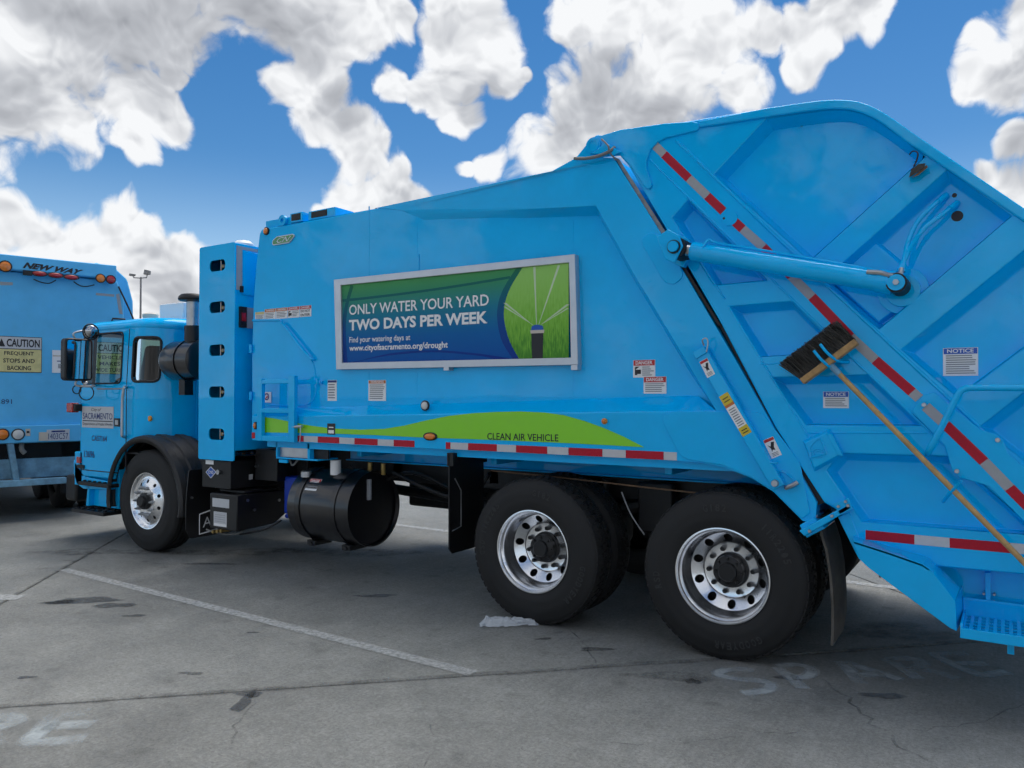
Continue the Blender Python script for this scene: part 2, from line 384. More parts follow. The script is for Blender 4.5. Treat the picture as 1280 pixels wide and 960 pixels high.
# ------------------------------------------------------------------ ground
def ground_mats():
    def conc(name, base, slab):
        m = bpy.data.materials.new(name); m.use_nodes = True; nt = m.node_tree; b = nt.nodes['Principled BSDF']; N = nt.nodes.new; L = nt.links.new
        geo = N('ShaderNodeNewGeometry'); b.inputs['Specular IOR Level'].default_value = .3
        def noise(sc, det, r=.6, vec=None):
            n = N('ShaderNodeTexNoise'); n.inputs['Scale'].default_value = sc; n.inputs['Detail'].default_value = det; n.inputs['Roughness'].default_value = r; L(vec or geo.outputs['Position'], n.inputs['Vector']); return n.outputs['Fac']
        def mr(v, a, b_, c, d):
            n = N('ShaderNodeMapRange'); n.inputs['From Min'].default_value = a; n.inputs['From Max'].default_value = b_; n.inputs['To Min'].default_value = c; n.inputs['To Max'].default_value = d; L(v, n.inputs['Value']); return n.outputs[0]
        def mul(a, b_):
            n = N('ShaderNodeMath'); n.operation = 'MULTIPLY'; L(a, n.inputs[0]); L(b_, n.inputs[1]); return n.outputs[0]
        map_ = N('ShaderNodeMapping'); map_.inputs['Rotation'].default_value = (0, 0, R_(-43.4)); map_.inputs['Scale'].default_value = (60, 1.2, 1); L(geo.outputs['Position'], map_.inputs['Vector'])
        tone = mul(mr(noise(.45, 6, .65), .3, .72, .76, 1.24), mr(noise(2.3, 7, .75), .28, .72, .74, 1.24))
        tone = mul(tone, mr(noise(55, 4, .85), .3, .7, .68, 1.32)); tone = mul(tone, mr(noise(22, 4, .7), .3, .7, .88, 1.12)); tone = mul(tone, mr(noise(1, 4, .6, map_.outputs[0]), .3, .7, .94, 1.06))
        tone = mul(tone, mr(noise(5.5, 3, .5), .62, .74, 1, .72))
        sp2 = N('ShaderNodeTexVoronoi'); sp2.inputs['Scale'].default_value = 75; L(geo.outputs['Position'], sp2.inputs['Vector']); tone = mul(tone, mr(sp2.outputs['Distance'], .08, .22, .62, 1))
        spk = N('ShaderNodeTexVoronoi'); spk.inputs['Scale'].default_value = 13; L(geo.outputs['Position'], spk.inputs['Vector']); tone = mul(tone, mr(spk.outputs['Distance'], .03, .10, .72, 1))
        oi = N('ShaderNodeObjectInfo')
        if slab: tone = mul(tone, mr(oi.outputs['Random'], 0, 1, .93, 1.07))
        sc = N('ShaderNodeVectorMath'); sc.operation = 'SCALE'; sc.inputs[0].default_value = base; L(tone, sc.inputs['Scale']); L(sc.outputs[0], b.inputs['Base Color'])
        L(mr(noise(2.3, 4), .3, .7, .62, .88), b.inputs['Roughness'])
        bp = N('ShaderNodeBump'); bp.inputs['Distance'].default_value = .0035; L(noise(90, 5, .8), bp.inputs['Height']); L(bp.outputs[0], b.inputs['Normal']); MAT[name] = m
    conc('concrete', (.218, .219, .204), True); conc('concrete_joint', (.06, .058, .054), False)
    def worn(name, col, lo, hi, sc, rough=.8, soft=False):
        m = bpy.data.materials.new(name); m.use_nodes = True; nt = m.node_tree; b = nt.nodes['Principled BSDF']; N = nt.nodes.new; L = nt.links.new
        b.inputs['Base Color'].default_value = (*col, 1); b.inputs['Roughness'].default_value = rough; b.inputs['Specular IOR Level'].default_value = .25
        geo = N('ShaderNodeNewGeometry'); n = N('ShaderNodeTexNoise'); n.inputs['Scale'].default_value = sc; n.inputs['Detail'].default_value = 8; n.inputs['Roughness'].default_value = .72; L(geo.outputs['Position'], n.inputs['Vector'])
        r = N('ShaderNodeMapRange'); r.inputs['From Min'].default_value = .3; r.inputs['From Max'].default_value = .7; r.inputs['To Min'].default_value = lo; r.inputs['To Max'].default_value = hi; L(n.outputs['Fac'], r.inputs['Value'])
        out = r.outputs[0]
        if soft:     # paint sprayed thinner towards the edge of the stroke
            at = N('ShaderNodeAttribute'); at.attribute_name = 'edge'; mm = N('ShaderNodeMath'); mm.operation = 'MULTIPLY'; L(out, mm.inputs[0]); L(at.outputs['Fac'], mm.inputs[1]); out = mm.outputs[0]
        L(out, b.inputs['Alpha']); MAT[name] = m
    worn('line_paint', (.47, .48, .47), .3, .9, 30); worn('spray_faint', (.52, .57, .58), -.2, .75, 2.6, soft=True); worn('spray_paint', (.52, .57, .58), .05, .85, 3.0, soft=True); worn('oil', (.085, .086, .086), .2, .95, 5, .45, soft=True)
    worn('crack', (.07, .068, .065), -.3, .6, 4, .9); worn('dirt', (.12, .118, .11), -.15, .6, 7, soft=True)
ground_mats()
EU = Vector((.727, .687)).normalized(); EV = Vector((-EU.y, EU.x))
def UV(u, v, z=0): p = EU*u+EV*v; return (p.x, p.y, z)
def build_ground():
    b = MB(); b.add([(-900, -900, -.016), (900, -900, -.016), (900, 900, -.016), (-900, 900, -.016)], [(0, 1, 2, 3)], 'concrete_joint')
    u0, u1, v0, v1 = -4-8*7.22, -4+8*7.22, -.92-7*7.22, -.92+9*7.22; B_ = 1200     # paving beyond the slabs that can be told apart
    for q in (((-B_, -B_), (B_, -B_), (B_, v0), (-B_, v0)), ((-B_, v1), (B_, v1), (B_, B_), (-B_, B_)), ((-B_, v0), (u0, v0), (u0, v1), (-B_, v1)), ((u1, v0), (B_, v0), (B_, v1), (u1, v1))): b.add([UV(*p, -.002) for p in q], [(0, 1, 2, 3)], 'concrete')
    g = b.build('ground', flat=True); g['kind'] = 'structure'
    slabs = None; W = 7.22; h = .006; me = None
    b = MB(); b.loop([(x*(W/2-h), y*(W/2-h), 0) for x, y in ((-1, -1), (1, -1), (1, 1), (-1, 1))], [(x*(W/2-h), y*(W/2-h), -.015) for x, y in ((-1, -1), (1, -1), (1, 1), (-1, 1))], 'concrete')
    o = b.build('concrete_slab', g, bevel=.008, flat=True); me = o.data; first = True
    ang = math.atan2(EU.y, EU.x)
    for i in range(-8, 8):
        for j in range(-7, 9):
            c = UV(-4+W*(i+.5), -.92+W*(j+.5))
            q = o if first else o.copy()
            if not first: link(q); q.parent = g
            first = False; q.location = c; q.rotation_euler = (0, 0, ang)
    def attr(o, vals):
        a = o.data.attributes.new('edge', 'FLOAT', 'POINT'); a.data.foreach_set('value', vals)
    def stroke(name, pts, w, m, z=.004, sm=6, fade=True):     # a flat ribbon whose attribute 'edge' falls to 0 at its rims
        P = smooth([Vector((*p, 0)) for p in pts], sm) if sm else [Vector((*p, 0)) for p in pts]; vs = []; fs = []; at = []
        for i, p in enumerate(P):
            d = (P[min(i+1, len(P)-1)]-P[max(i-1, 0)]).normalized(); n = Vector((-d.y, d.x, 0)); ww = w[i*len(w)//len(P)] if isinstance(w, list) else w
            for k, a in ((-1, 0), (-.45, 1), (.45, 1), (1, 0)): vs.append(tuple(p+n*ww*k/2+Vector((0, 0, z)))); at.append(a if 0 < i < len(P)-1 or not fade else 0)
            if i:
                for k in range(3): fs.append(((i-1)*4+k, (i-1)*4+k+1, i*4+k+1, i*4+k))
        bb = MB(); bb.add(vs, fs, m); o = bb.build(name, g, flat=True, weld=False); attr(o, at); return o
    # painted stall lines
    def line(p, q, w):
        p = Vector(p); q = Vector(q); n = (q-p).normalized(); n = Vector((-n.y, n.x))*w/2
        MB().add([(*(p-n), .004), (*(q-n), .004), (*(q+n), .004), (*(p+n), .004)], [(0, 1, 2, 3)], 'line_paint').build('painted_line', g, flat=True)
    line((-4.62, -.90), (.22, -1.02), .095)
    line((-4.6, -2.02), (-3.86, -1.62), .16)
    line((-6.5, 2.78), (.5, 2.62), .11); line((.62, 2.62), (6.5, 2.45), .11); line((-4.6, -4.6), (1, -4.8), .11)
    # sprayed words
    LET = {'S': [[(.9, .85), (.6, 1), (.25, .93), (.1, .74), (.35, .56), (.7, .44), (.9, .25), (.6, .03), (.15, .06)]], 'P': [[(.15, 0), (.18, .5), (.2, 1)], [(.2, .98), (.7, .95), (.8, .72), (.55, .5), (.2, .48)]],
           'A': [[(.05, 0), (.3, .55), (.5, 1)], [(.5, 1), (.75, .5), (.95, 0)], [(.25, .38), (.55, .4), (.8, .38)]], 'R': [[(.15, 0), (.18, .5), (.2, 1)], [(.2, .98), (.7, .95), (.8, .75), (.55, .52), (.2, .5)], [(.4, .5), (.6, .3), (.9, 0)]],
           'E': [[(.9, .98), (.5, 1), (.15, .98), (.13, .5), (.15, .02), (.5, 0), (.95, .03)], [(.15, .52), (.5, .54), (.8, .52)]]}
    for u0, v0 in ((.84, -1.47), (-4.25, -1.42)):
        for i, c in enumerate('SPARE'):
            for st in LET[c]: stroke('sprayed_letter', [UV(u0+i*.37+a*.31+random.gauss(0, .012), v0+bb*.36+random.gauss(0, .012))[:2] for a, bb in st], .10 if u0 > 0 else .13, 'spray_paint' if u0 > 0 else 'spray_faint')
    # wet and oily stains
    def stain(px, py, a, b_, rot, m='oil'):
        c = Vector(G(px, py)); n = 26; ph = [random.uniform(0, 6.28) for _ in range(4)]; vs = [(c.x, c.y, .003)]; at = [1]; fs = []
        for ring, e in ((.75, 1), (1, 0)):
            for i in range(n):
                t = 2*math.pi*i/n; r = (1+.22*math.sin(2*t+ph[0])+.16*math.sin(3*t+ph[1])+.1*math.sin(5*t+ph[2]))*ring
                x = a*r*math.cos(t); y = b_*r*math.sin(t); vs.append((c.x+x*math.cos(rot)-y*math.sin(rot), c.y+x*math.sin(rot)+y*math.cos(rot), .003)); at.append(e)
        for i in range(n): k = (i+1) % n; fs += [(0, 1+i, 1+k), (1+i, 1+n+i, 1+n+k, 1+k)]
        o = MB().add(vs, fs, m).build('stain', g, flat=True, weld=False); attr(o, at)
    yaw = math.atan2(_R.y, _R.x)
    for (px, py, a, b_) in ((105, 751, .30, .11), (142, 757, .15, .09), (76, 753, .14, .06), (168, 770, .09, .035), (305, 878, .05, .13), (312, 868, .07, .05), (240, 842, .07, .03), (33, 847, .05, .03), (470, 745, .16, .06), (866, 852, .045, .05), (680, 799, .06, .025), (985, 848, .07, .05), (745, 812, .1, .05), (316, 791, .04, .02), (262, 705, .25, .05), (1105, 870, .12, .05)): stain(px, py, a, b_, yaw)
    for (px, py, a, b_) in ((440, 690, .9, .22), (300, 690, .8, .2), (1120, 790, .5, .2), (840, 846, .3, .08), (130, 690, .7, .2)): stain(px, py, a, b_, yaw, 'dirt')
    # dirt gathered along the joints, and cracks
    stroke('joint_dirt', [UV(u, -.92+random.uniform(-.012, .012))[:2] for u in [-4+.25*i for i in range(30)]], .09, 'dirt', z=.0025, sm=3)
    stroke('joint_dirt', [UV(-4+random.uniform(-.01, .01), v)[:2] for v in [-.9+.25*i for i in range(18)]], .07, 'dirt', z=.0025, sm=3)
    def crack(pp, w=.012):
        P = [Vector(G(*p)) for p in pp]; Q = []
        for i in range(len(P)-1):
            k = max(2, int((P[i+1]-P[i]).length/.06))
            for j in range(k): Q.append(P[i].lerp(P[i+1], j/k)+Vector((random.gauss(0, .012), random.gauss(0, .012))))
        Q.append(P[-1])
        stroke('crack', [tuple(q) for q in Q], w, 'crack', z=.0022, sm=0)
    crack([(995, 822), (1015, 842), (1060, 873), (1090, 905), (1130, 935), (1165, 955)], .016); crack([(760, 928), (830, 935), (880, 925), (1000, 915)], .010); crack([(712, 785), (728, 805), (745, 830)]); crack([(1140, 915), (1220, 905), (1280, 880)], .009)
    crack([(150, 668), (130, 684), (80, 712)], .02); crack([(318, 700), (420, 715), (520, 722)], .006); crack([(303, 865), (318, 880), (300, 900), (290, 930)], .012); crack([(540, 905), (545, 930), (530, 958)], .008)
build_ground()

# ================================================================== the rear loader in the foreground
truck = empty('garbage_truck'); tag(truck, 'bright blue rear loader garbage truck with lawn watering advertisement on its side', 'truck')
WID = 2.44
def XS(l, Y=0): return [S(px, py, Y) for px, py in l]

# ---- wheels
def tyre_profile(R, w, rb):
    t = [(rb, .03), (rb+.012, .018), (rb+.03, .010), (rb+.05, .006), (rb+.075, .0), (rb+.082, .0015), (rb+.11, -.002), (rb+.15, .002), (rb+.158, .006), (R-.045, .012), (R-.025, .018), (R-.012, .03), (R-.002, .045)]
    tr = []
    n = 4; a = .045; b = w-.045; s = (b-a)/n
    for i in range(n):
        x = a+s*i; tr += [(R, x+.003), (R, x+s-.010)]
        if i < n-1: tr += [(R-.014, x+s-.007), (R-.014, x+s+.001)]
    return t+tr+[(r, w-h) for r, h in reversed(t)]
def tyre(parent, c, R, w, rb, blocks, name='tyre'):
    b = MB(); b.lathe(tyre_profile(R, w, rb), c, (0, 1, 0), 'rubber', 96)
    if blocks:      # lug blocks along both shoulders and across the crown
        n = 62
        for i in range(n):
            for (y0, y1, off) in ((.028, .085, 0), (w-.085, w-.028, .5), (.098, .135, .3), (.145, .182, .8)):
                t = 2*math.pi*(i+off)/n; dt = 2*math.pi/n*.36; vs = []
                for tt in (t-dt, t+dt):
                    for yy in (y0, y1):
                        for rr in (R-.012, R+.009 if .05 < yy < w-.05 else R-.004): vs.append((c[0]+rr*math.cos(tt), c[1]+yy, c[2]+rr*math.sin(tt)))
                b.add(vs, [(0, 1, 3, 2), (4, 6, 7, 5), (0, 4, 5, 1), (2, 3, 7, 6), (1, 5, 7, 3)], 'rubber')
    return b.build(name, parent, angle=30, weld=False)
def arc_text(parent, words, c, r, y, size, m='rubber_text'):
    for word, mid in words:
        b = MB(); adv = size*.86; n = len(word)
        for i, ch in enumerate(word):
            if ch == ' ': continue
            a = R_(mid) - (i-(n-1)/2)*adv/r; V, Fs = glyphs(ch, .03)
            wd = size*.62 if ch not in 'I1' else size*.2; vs = []
            for u, v in V:
                x = (u-.5)*wd; z = (v-.5)*size; rr = r+z; ang = a - x/r
                vs.append((c[0]+rr*math.cos(ang), y, c[2]+rr*math.sin(ang)))
            b.add(vs, Fs, m)
        b.build('tyre_lettering', parent, flat=True)
def nuts(parent, c, y0, n, rb, r, h, m, cone=False, ph=0):
    first = None
    for i in range(n):
        a = 2*math.pi*i/n+ph
        if first is None:
            b = MB(); pr = [(0, -h), (r*.45, -h), (r*.8, -h*.45), (r, -.3*h), (r, 0)] if cone else [(0, -h), (r*.8, -h), (r, -h*.8), (r, 0)]
            b.lathe(pr, (0, 0, 0), (0, 1, 0), m, 6 if not cone else 10); o = b.build('lug_nut', parent); first = o
        else: o = first.copy(); link(o); o.parent = parent
        o.location = (c[0]+rb*math.cos(a), y0, c[2]+rb*math.sin(a))
def holed_ring(b, c, r0, r1, yf, n, rh, rc, m, ph=0):
    for k in range(n):
        a0 = 2*math.pi*k/n+ph; a1 = 2*math.pi*(k+1)/n+ph; out = []
        for j in range(7): a = a0+(a1-a0)*j/6; out.append((r1*math.cos(a), r1*math.sin(a)))
        for j in range(7): a = a1+(a0-a1)*j/6; out.append((r0*math.cos(a), r0*math.sin(a)))
        am = (a0+a1)/2; hole = [(rc*math.cos(am)+rh*math.cos(t), rc*math.sin(am)+rh*math.sin(t)) for t in [2*math.pi*i/16 for i in range(16)]]
        lo = [[Vector((*p, 0)) for p in out], [Vector((*p, 0)) for p in hole]]; fl = lo[0]+lo[1]
        b.add([(c[0]+p.x, c[1]+yf(p.length), c[2]+p.y) for p in fl], [tuple(t) for t in tessellate_polygon(lo)], m)
        q = lo[1]; nn = 16
        b.add([(c[0]+p.x, c[1]+yf(p.length), c[2]+p.y) for p in q]+[(c[0]+p.x, c[1]+yf(p.length)+.012, c[2]+p.y) for p in q], [(i, (i+1) % nn, nn+(i+1) % nn, nn+i) for i in range(nn)], m)
def drive_wheel(X, words, detailed=True, y0=0.0, flip=False, ph=0):
    w = empty('wheel', (X, y0, .52), truck, math.pi if flip else 0); c = (0, 0, 0); R = .523
    tyre(w, c, R, .275, .292, detailed)
    b = MB(); b.lathe([(.283, .05), (.297, .034), (.302, .020), (.299, .010), (.291, .009), (.285, .017), (.281, .034), (.272, .044), (.266, .056), (.262, .10), (.258, .135), (.252, .155), (.248, .163)], c, (0, 1, 0), 'alu', 64)
    yf = lambda r: .163+.050*min(max((.248-r)/.068, 0), 1)
    holed_ring(b, c, .180, .248, yf, 10, .0265, .214, 'alu', ph)
    b.lathe([(.180, .213), (.177, .221), (.170, .224), (.12, .224), (.085, .224)], c, (0, 1, 0), 'alu', 48)
    b.build('rim', w, angle=28); b = MB(); b.lathe([(0, .262), (.25, .258), (.266, .10)], c, (0, 1, 0), 'chassis', 24); b.build('brake_drum', w)
    if detailed:
        nuts(w, c, .224, 10, .1425, .0165, .036, 'black', ph=ph)
        b = MB(); b.lathe([(0, .118), (.05, .118), (.058, .124), (.062, .140), (.085, .145), (.098, .152), (.102, .20), (.112, .205), (.115, .224)], c, (0, 1, 0), 'black', 32)
        b.build('hub', w)
        each(w, 'hub_bolt', bolt_y(.010, .014, 'black'), [(.082*math.cos(i*math.pi/4), .146, .082*math.sin(i*math.pi/4)) for i in range(8)])
        if words: arc_text(w, words, c, .425, -.0035, .046)
    return w
drive_wheel(0, [('GOODYEAR', -28), ('G182', 78), ('GSD 11R22.5', 160)], ph=.2)
drive_wheel(1.38, [('GOODYEAR', -75), ('G182', 95), ('11R22.5', 35), ('RSD', 190)], ph=.05)
for X in (0, 1.38):
    w = empty('wheel', (X, .325, .52), truck); tyre(w, (0, 0, 0), .523, .275, .292, True)
    w = empty('wheel', (X, WID-.60, .52), truck); tyre(w, (0, 0, 0), .523, .275, .292, False)
    drive_wheel(X, None, False, WID, True)
def front_wheel(y0, flip):
    w = empty('wheel', (-4.75, y0, .535), truck, math.pi if flip else 0); c = (0, 0, 0)
    tyre(w, c, .537, .31, .292, False)
    b = MB(); b.lathe([(.285, .05), (.297, .034), (.301, .018), (.297, .008), (.289, .010), (.281, .020), (.272, .034), (.255, .042), (.240, .040)], c, (0, 1, 0), 'alu', 64)
    yf = lambda r: .040-.035*min(max((.24-r)/.08, 0), 1)
    holed_ring(b, c, .16, .24, yf, 10, .019, .205, 'alu'); b.lathe([(.16, .005), (.15, -.003), (.08, -.003)], c, (0, 1, 0), 'alu', 48); b.lathe([(0, .09), (.24, .08)], c, (0, 1, 0), 'chassis', 24); b.build('rim', w, angle=28)
    nuts(w, c, -.003, 10, .1425, .018, .05, 'steel', True)
    b = MB(); b.lathe([(0, -.07), (.05, -.07), (.06, -.06), (.064, -.035), (.085, -.03), (.09, -.003)], c, (0, 1, 0), 'black', 24); b.build('hub', w)
front_wheel(0.0, False); front_wheel(WID, True)

# ---- chassis
def chassis():
    b = MB()
    for y in (.78, WID-.86): b.box(-6.0, 2.6, y, y+.08, .84, 1.10, 'chassis')
    for x in (-5.9, -4.3, -3.2, -2.0, -.9, .7, 2.2): b.box(x, x+.1, .78, WID-.78, .88, 1.06, 'chassis')
    b.build('frame_rail', truck, bevel=.006)
    for X in (0, 1.38, -4.75):
        b = MB(); r = .09 if X > -4 else .06; b.cyl((X, .2, .52), (X, WID-.2, .52), r, 'chassis', 14)
        if X > -4: b.sphere((X, WID/2, .52), .24, 'chassis', 18); b.cyl((X, .5, .52), (X, .70, .52), .2, 'chassis', 20)
        b.build('axle', truck)
    for y in (.62, WID-.72):
        MB().tube([(-.25, y+.05, .55), (.3, y+.05, .74), (.69, y+.05, .82), (1.08, y+.05, .74), (1.63, y+.05, .55)], .05, 'chassis', 8, 5).build('leaf_spring', truck)
        MB().box(.55, .83, y, y+.1, .62, 1.0, 'chassis').build('spring_hanger', truck, bevel=.02)
        MB().tube([(-5.4, y+.2, .72), (-4.75, y+.2, .60), (-4.1, y+.2, .72)], .04, 'chassis', 6, 4).build('leaf_spring', truck)
        for X in (.2, 1.18): MB().cyl((X, y, .55), (X+.1, y, 1.0), .035, 'chassis', 10).build('shock_absorber', truck)
    MB().cyl((-3.2, WID/2, .75), (-.2, WID/2, .55), .05, 'chassis', 10).build('drive_shaft', truck); MB().box(-4.2, -3.1, .85, 1.6, .5, 1.0, 'chassis').build('transmission', truck, bevel=.05)
    # engine and transmission between the rails
    MB().box(-5.6, -4.21, .87, 1.57, .55, 1.0, 'chassis').build('engine_block', truck, bevel=.03); MB().box(-2.6, -1.0, 1.7, 2.3, .45, .95, 'chassis').build('fuel_module', truck, bevel=.03)
    # sub frame under the body
    b = MB()
    z0 = 1.03; b.box(-2.5, 1.9, .72, .77, z0, 1.16, 'paint'); b.box(-2.5, 1.9, .66, .78, z0-.012, z0, 'paint'); b.build('body_sill', truck, bevel=.004)
    for x in (-2.0, -.55, .9): MB().box(x, x+.05, .3, .715, 1.10, 1.165, 'paint').build('sill_bracket', truck, bevel=.004)
    b = MB(); b.box(-2.9, 1.6, .05, WID-.05, 1.17, 1.222, 'paint'); b.build('body_floor', truck)
    # hoses and small lines hanging below
    for pts, r, m in (([(-.55, .3, 1.05), (.1, .3, 1.03), (.8, .3, 1.0), (1.3, .32, .98)], .006, 'rust'), ([(.55, .35, .95), (.62, .35, .8), (.72, .36, .66)], .005, 'grey_ref'), ([(-2.2, .4, 1.0), (-2.0, .5, .85), (-1.6, .6, .95), (-1, .6, .8), (-.7, .5, 1)], .018, 'black'), ([(-1.75, .5, .95), (-1.2, .55, .78), (-.75, .5, .82)], .02, 'chassis'),
                      ([(-.9, .5, .66), (-.75, .45, .68), (-.6, .5, .62)], .025, 'chassis'), ([(-3.2, .5, .9), (-2.9, .45, .7), (-2.6, .5, .75)], .022, 'black'), ([(-3.0, .6, 1.1), (-2.7, .5, .85), (-2.4, .6, .9)], .02, 'black')):
        MB().tube(pts, r, m, 8, 6).build('hose', truck)
chassis()

# ---- mud flaps
def flaps():
    b = MB(); b.prismx([(-.0, .46), (.04, .42), (.42, .42), (.46, .46), (.46, 1.19), (-.0, 1.19)], -.745, -.735, 'black'); b.box(-.76, -.70, .0, .46, 1.1, 1.2, 'chassis'); b.build('mud_flap', truck)
    b = MB(); b.tube([(-.72, .05, 1.0), (-.72, .13, .9), (-.72, .13, .62), (-.72, 0.02, .60)], .005, 'galv', 6).build('flap_rod', truck)
    # rear flaps hang curved
    for y0, y1 in ((.02, .44), (WID-.44, WID-.02)):
        b = MB(); A = []; Bq = []
        prof = [(1.93, .93), (1.955, .86), (1.99, .74), (2.01, .6), (2.02, .45), (2.02, .3), (2.015, .2)]
        n = len(prof); vs = []
        for dx in (0, .014):
            for k, (x, z) in enumerate(prof):
                for f in (0, .5, 1): vs.append((x+dx+.02*math.sin(f*3.1), y0+(y1-y0)*f, z+(.08*f if k == n-1 else 0)))
        fs = []
        for s in (0, 1):
            for k in range(n-1):
                for f in range(2): a = s*n*3+k*3+f; fs.append((a, a+1, a+4, a+3))
        e = [k*3 for k in range(n)]+[(n-1)*3+1, (n-1)*3+2]+[k*3+2 for k in range(n-2, -1, -1)]
        for i in range(len(e)-1): fs.append((e[i], e[i+1], e[i+1]+n*3, e[i]+n*3))
        b.add(vs, fs, 'flap'); b.build('mud_flap', truck, angle=60)
flaps()

# ---- packer body
YB = .10           # depth of the recessed side sheet
def body():
    out = XS([(327, 281), (324, 292), (320, 330), (316.5, 375), (314.5, 440), (314.5, 512), (314.5, 552)], YB); x1, z1 = S(842, 575.5); zb = 1.225
    prof = [(out[0][0]+.0, 3.225)]+out[1:-1]+[(out[-1][0], zb), (1.12, zb)]
    rear = XS([(905, 583), (940, 597), (967, 614), (1003, 650), (1021, 655), (1021, 628), (924, 458), (894, 407), (829, 296), (767, 197)], YB)
    prof = [(x, z) for x, z in prof]+rear+[S(722, 198, YB), (S(690, 209)[0], 3.235)]
    b = MB(); b.prism(prof, YB, WID-YB, 'paint'); bo = b.build('body', truck, bevel=.012)
    # crown of the roof
    b = MB(); xs = (-2.85, -2.5, -.0)
    b.loop([(x, y, 3.228) for x, y in ((-2.86, .1), (.2, .1), (.2, WID-.1), (-2.86, WID-.1))], [(x, y, 3.30) for x, y in ((-2.8, .5), (.2, .5), (.2, WID-.5), (-2.8, WID-.5))], 'paint', True, True); b.build('roof', bo, bevel=.01)
    # top rail and slanted rear frame (one raised welded member)
    top = [(470, 248.5, .095), (690, 207.5, .0), (724, 195, .0), (767, 197.5, 0), (829, 296, 0), (894, 407, 0), (924, 458, 0), (1021, 628, 0), (1019, 655, 0), (1003, 651, 0), (967, 615, 0), (940, 598, 0), (905, 584, 0), (880, 579, 0), (895, 513, 0), (864, 461, 0), (792, 342, 0), (745, 257, 0), (640, 262.5, .04), (530, 268, .09), (495, 262, .095)]
    T = [S3(a, b_, y) for a, b_, y in top]
    for k in (0, 1): T[k] = (T[k][0], T[k][1], 3.232+.008*k)
    X2 = [(x, z) for x, y, z in T]; I = inset(X2, -.0)
    base = []
    ins = inset(X2, -.05)
    for k, (x, y, z) in enumerate(T):
        if k in (15, 16, 17, 18, 19): base.append((ins[k][0], YB+.002, ins[k][1]))
        else: base.append((x, YB+.002, z))
    MB().loop(T, base, 'paint', True).build('rear_frame', bo, bevel=.008)
    # lower belt with its sloping shoulder
    def zz(p): return S(*p)[1]
    xa, xm, xb = S(322, 515)[0], S(835, 513)[0], S(895, 513)[0]; xe = S(865, 494)[0]; xr = S(880, 579)[0]
    t0, t1 = S(369, 509.6)[1], S(865, 494)[1]; m0, m1 = S(369, 520)[1], S(835, 513.7)[1]
    xs = S(314.5, 550)[0]
    def ln(x, za, zc): return za+(zc-za)*(x-S(369, 510)[0])/(S(865, 494)[0]-S(369, 510)[0])
    P = [(xs+.02, YB+.002, ln(xs, t0, t1)), (xe, YB+.002, t1), (xb, .004, ln(xb, m0, m1)), (xs, 0, ln(xs, m0, m1))]
    b = MB(); b.add(P, [(0, 1, 2, 3)], 'paint')
    low = [(xs, .0, ln(xs, m0, m1)), (xb, .004, ln(xb, m0, m1)), (xr, .004, S(880, 579)[1]), (1.12, 0, zb), (xs, 0, zb)]
    b.add(low, [(0, 1, 2, 3, 4)], 'paint'); b.add([(xs, 0, ln(xs, m0, m1)), (xs+.02, YB+.002, ln(xs, t0, t1)), (xs, YB+.05, zb), (xs, 0, zb)], [(0, 1, 2, 3)], 'paint'); b.add([(xs, 0, zb), (1.12, 0, zb), (xr, 0, S(880, 579)[1]), (xr, .2, S(880, 579)[1]), (1.12, .2, zb), (xs, .2, zb)], [(0, 1, 4, 5), (1, 2, 3, 4)], 'paint')
    b.build('lower_belt', bo, bevel=.006)
    # rounded overlay plate over the arch
    pl = fillet(XS([(827, 523), (838, 514.5), (952, 514), (1000, 578), (1013, 640), (1003, 649), (967, 613), (940, 596), (905, 581.5), (852, 573)]), [.12, .1, .12, .05, .02, .02, .1, .1, .1, .12])
    MB().prism(pl, -.008, .004, 'paint').build('overlay_plate', bo, bevel=.003)
    pl = fillet(XS([(800, 300), (815, 289), (838, 305), (856, 345), (842, 357), (830, 352)]), .06)
    MB().prism(pl, -.008, .004, 'paint').build('cylinder_pad', bo, bevel=.003)
    # vertical weld seams of the side sheet
    for px, a, c in ((461, 258, 510), (521, 266, 505), (716, 275, 498)):
        x, _ = S(px, 400, YB); MB().box(x-.006, x+.006, YB-.0012, YB+.002, S(px, c, YB)[1], S(px, a, YB)[1], 'paint').build('weld_seam', bo)
    for px in (521,): x, _ = S(px+1, 330, YB); MB().box(x-.018, x+.018, YB-.006, YB, S(px, 345, YB)[1], S(px, 318, YB)[1], 'paint').build('strip_plate', bo)
    # rubber seal at the slanted joint
    MB().loop([S3(*p, .012) for p in ((768, 196), (774, 199), (836, 296), (829, 298))], [S3(*p, .12) for p in ((768, 196), (774, 199), (836, 296), (829, 298))], 'seal').build('seal_strip', bo)
    MB().loop([S3(*p, .012) for p in ((830, 298), (834, 297), (901, 406), (898, 408))], [S3(*p, .12) for p in ((830, 298), (834, 297), (901, 406), (898, 408))], 'chassis').build('seal_strip', bo)
    MB().loop([S3(*p, .03) for p in ((898, 405), (902, 405), (1031, 628), (1021, 632))], [S3(*p, .2) for p in ((898, 405), (902, 405), (1031, 628), (1021, 632))], 'chassis').build('seal_strip', bo)
    # bottom corner foot and hinge bar of the joint
    MB().prism(XS([(1000, 656), (1018, 646), (1032, 660), (1009, 672)]), -.02, .3, 'paint').build('frame_foot', bo, bevel=.006)
    MB().prism(XS([(1001, 662), (1062, 629), (1067, 634), (1008, 669)]), -.05, -.005, 'paint').build('turnbuckle_bar', bo, bevel=.006)
    each(bo, 'bolt', bolt_y(.010, .008), [S3(px, py, -.052) for px, py in ((1060, 632), (1012, 664), (1040, 645))])
    # roof fittings at the front corner
    b = MB(); c = S(351, 270, .25); b.box(c[0]-.06, c[0]+.4, .12, .5, 3.22, 3.30, 'paint'); b.build('hatch_base', bo, bevel=.005)
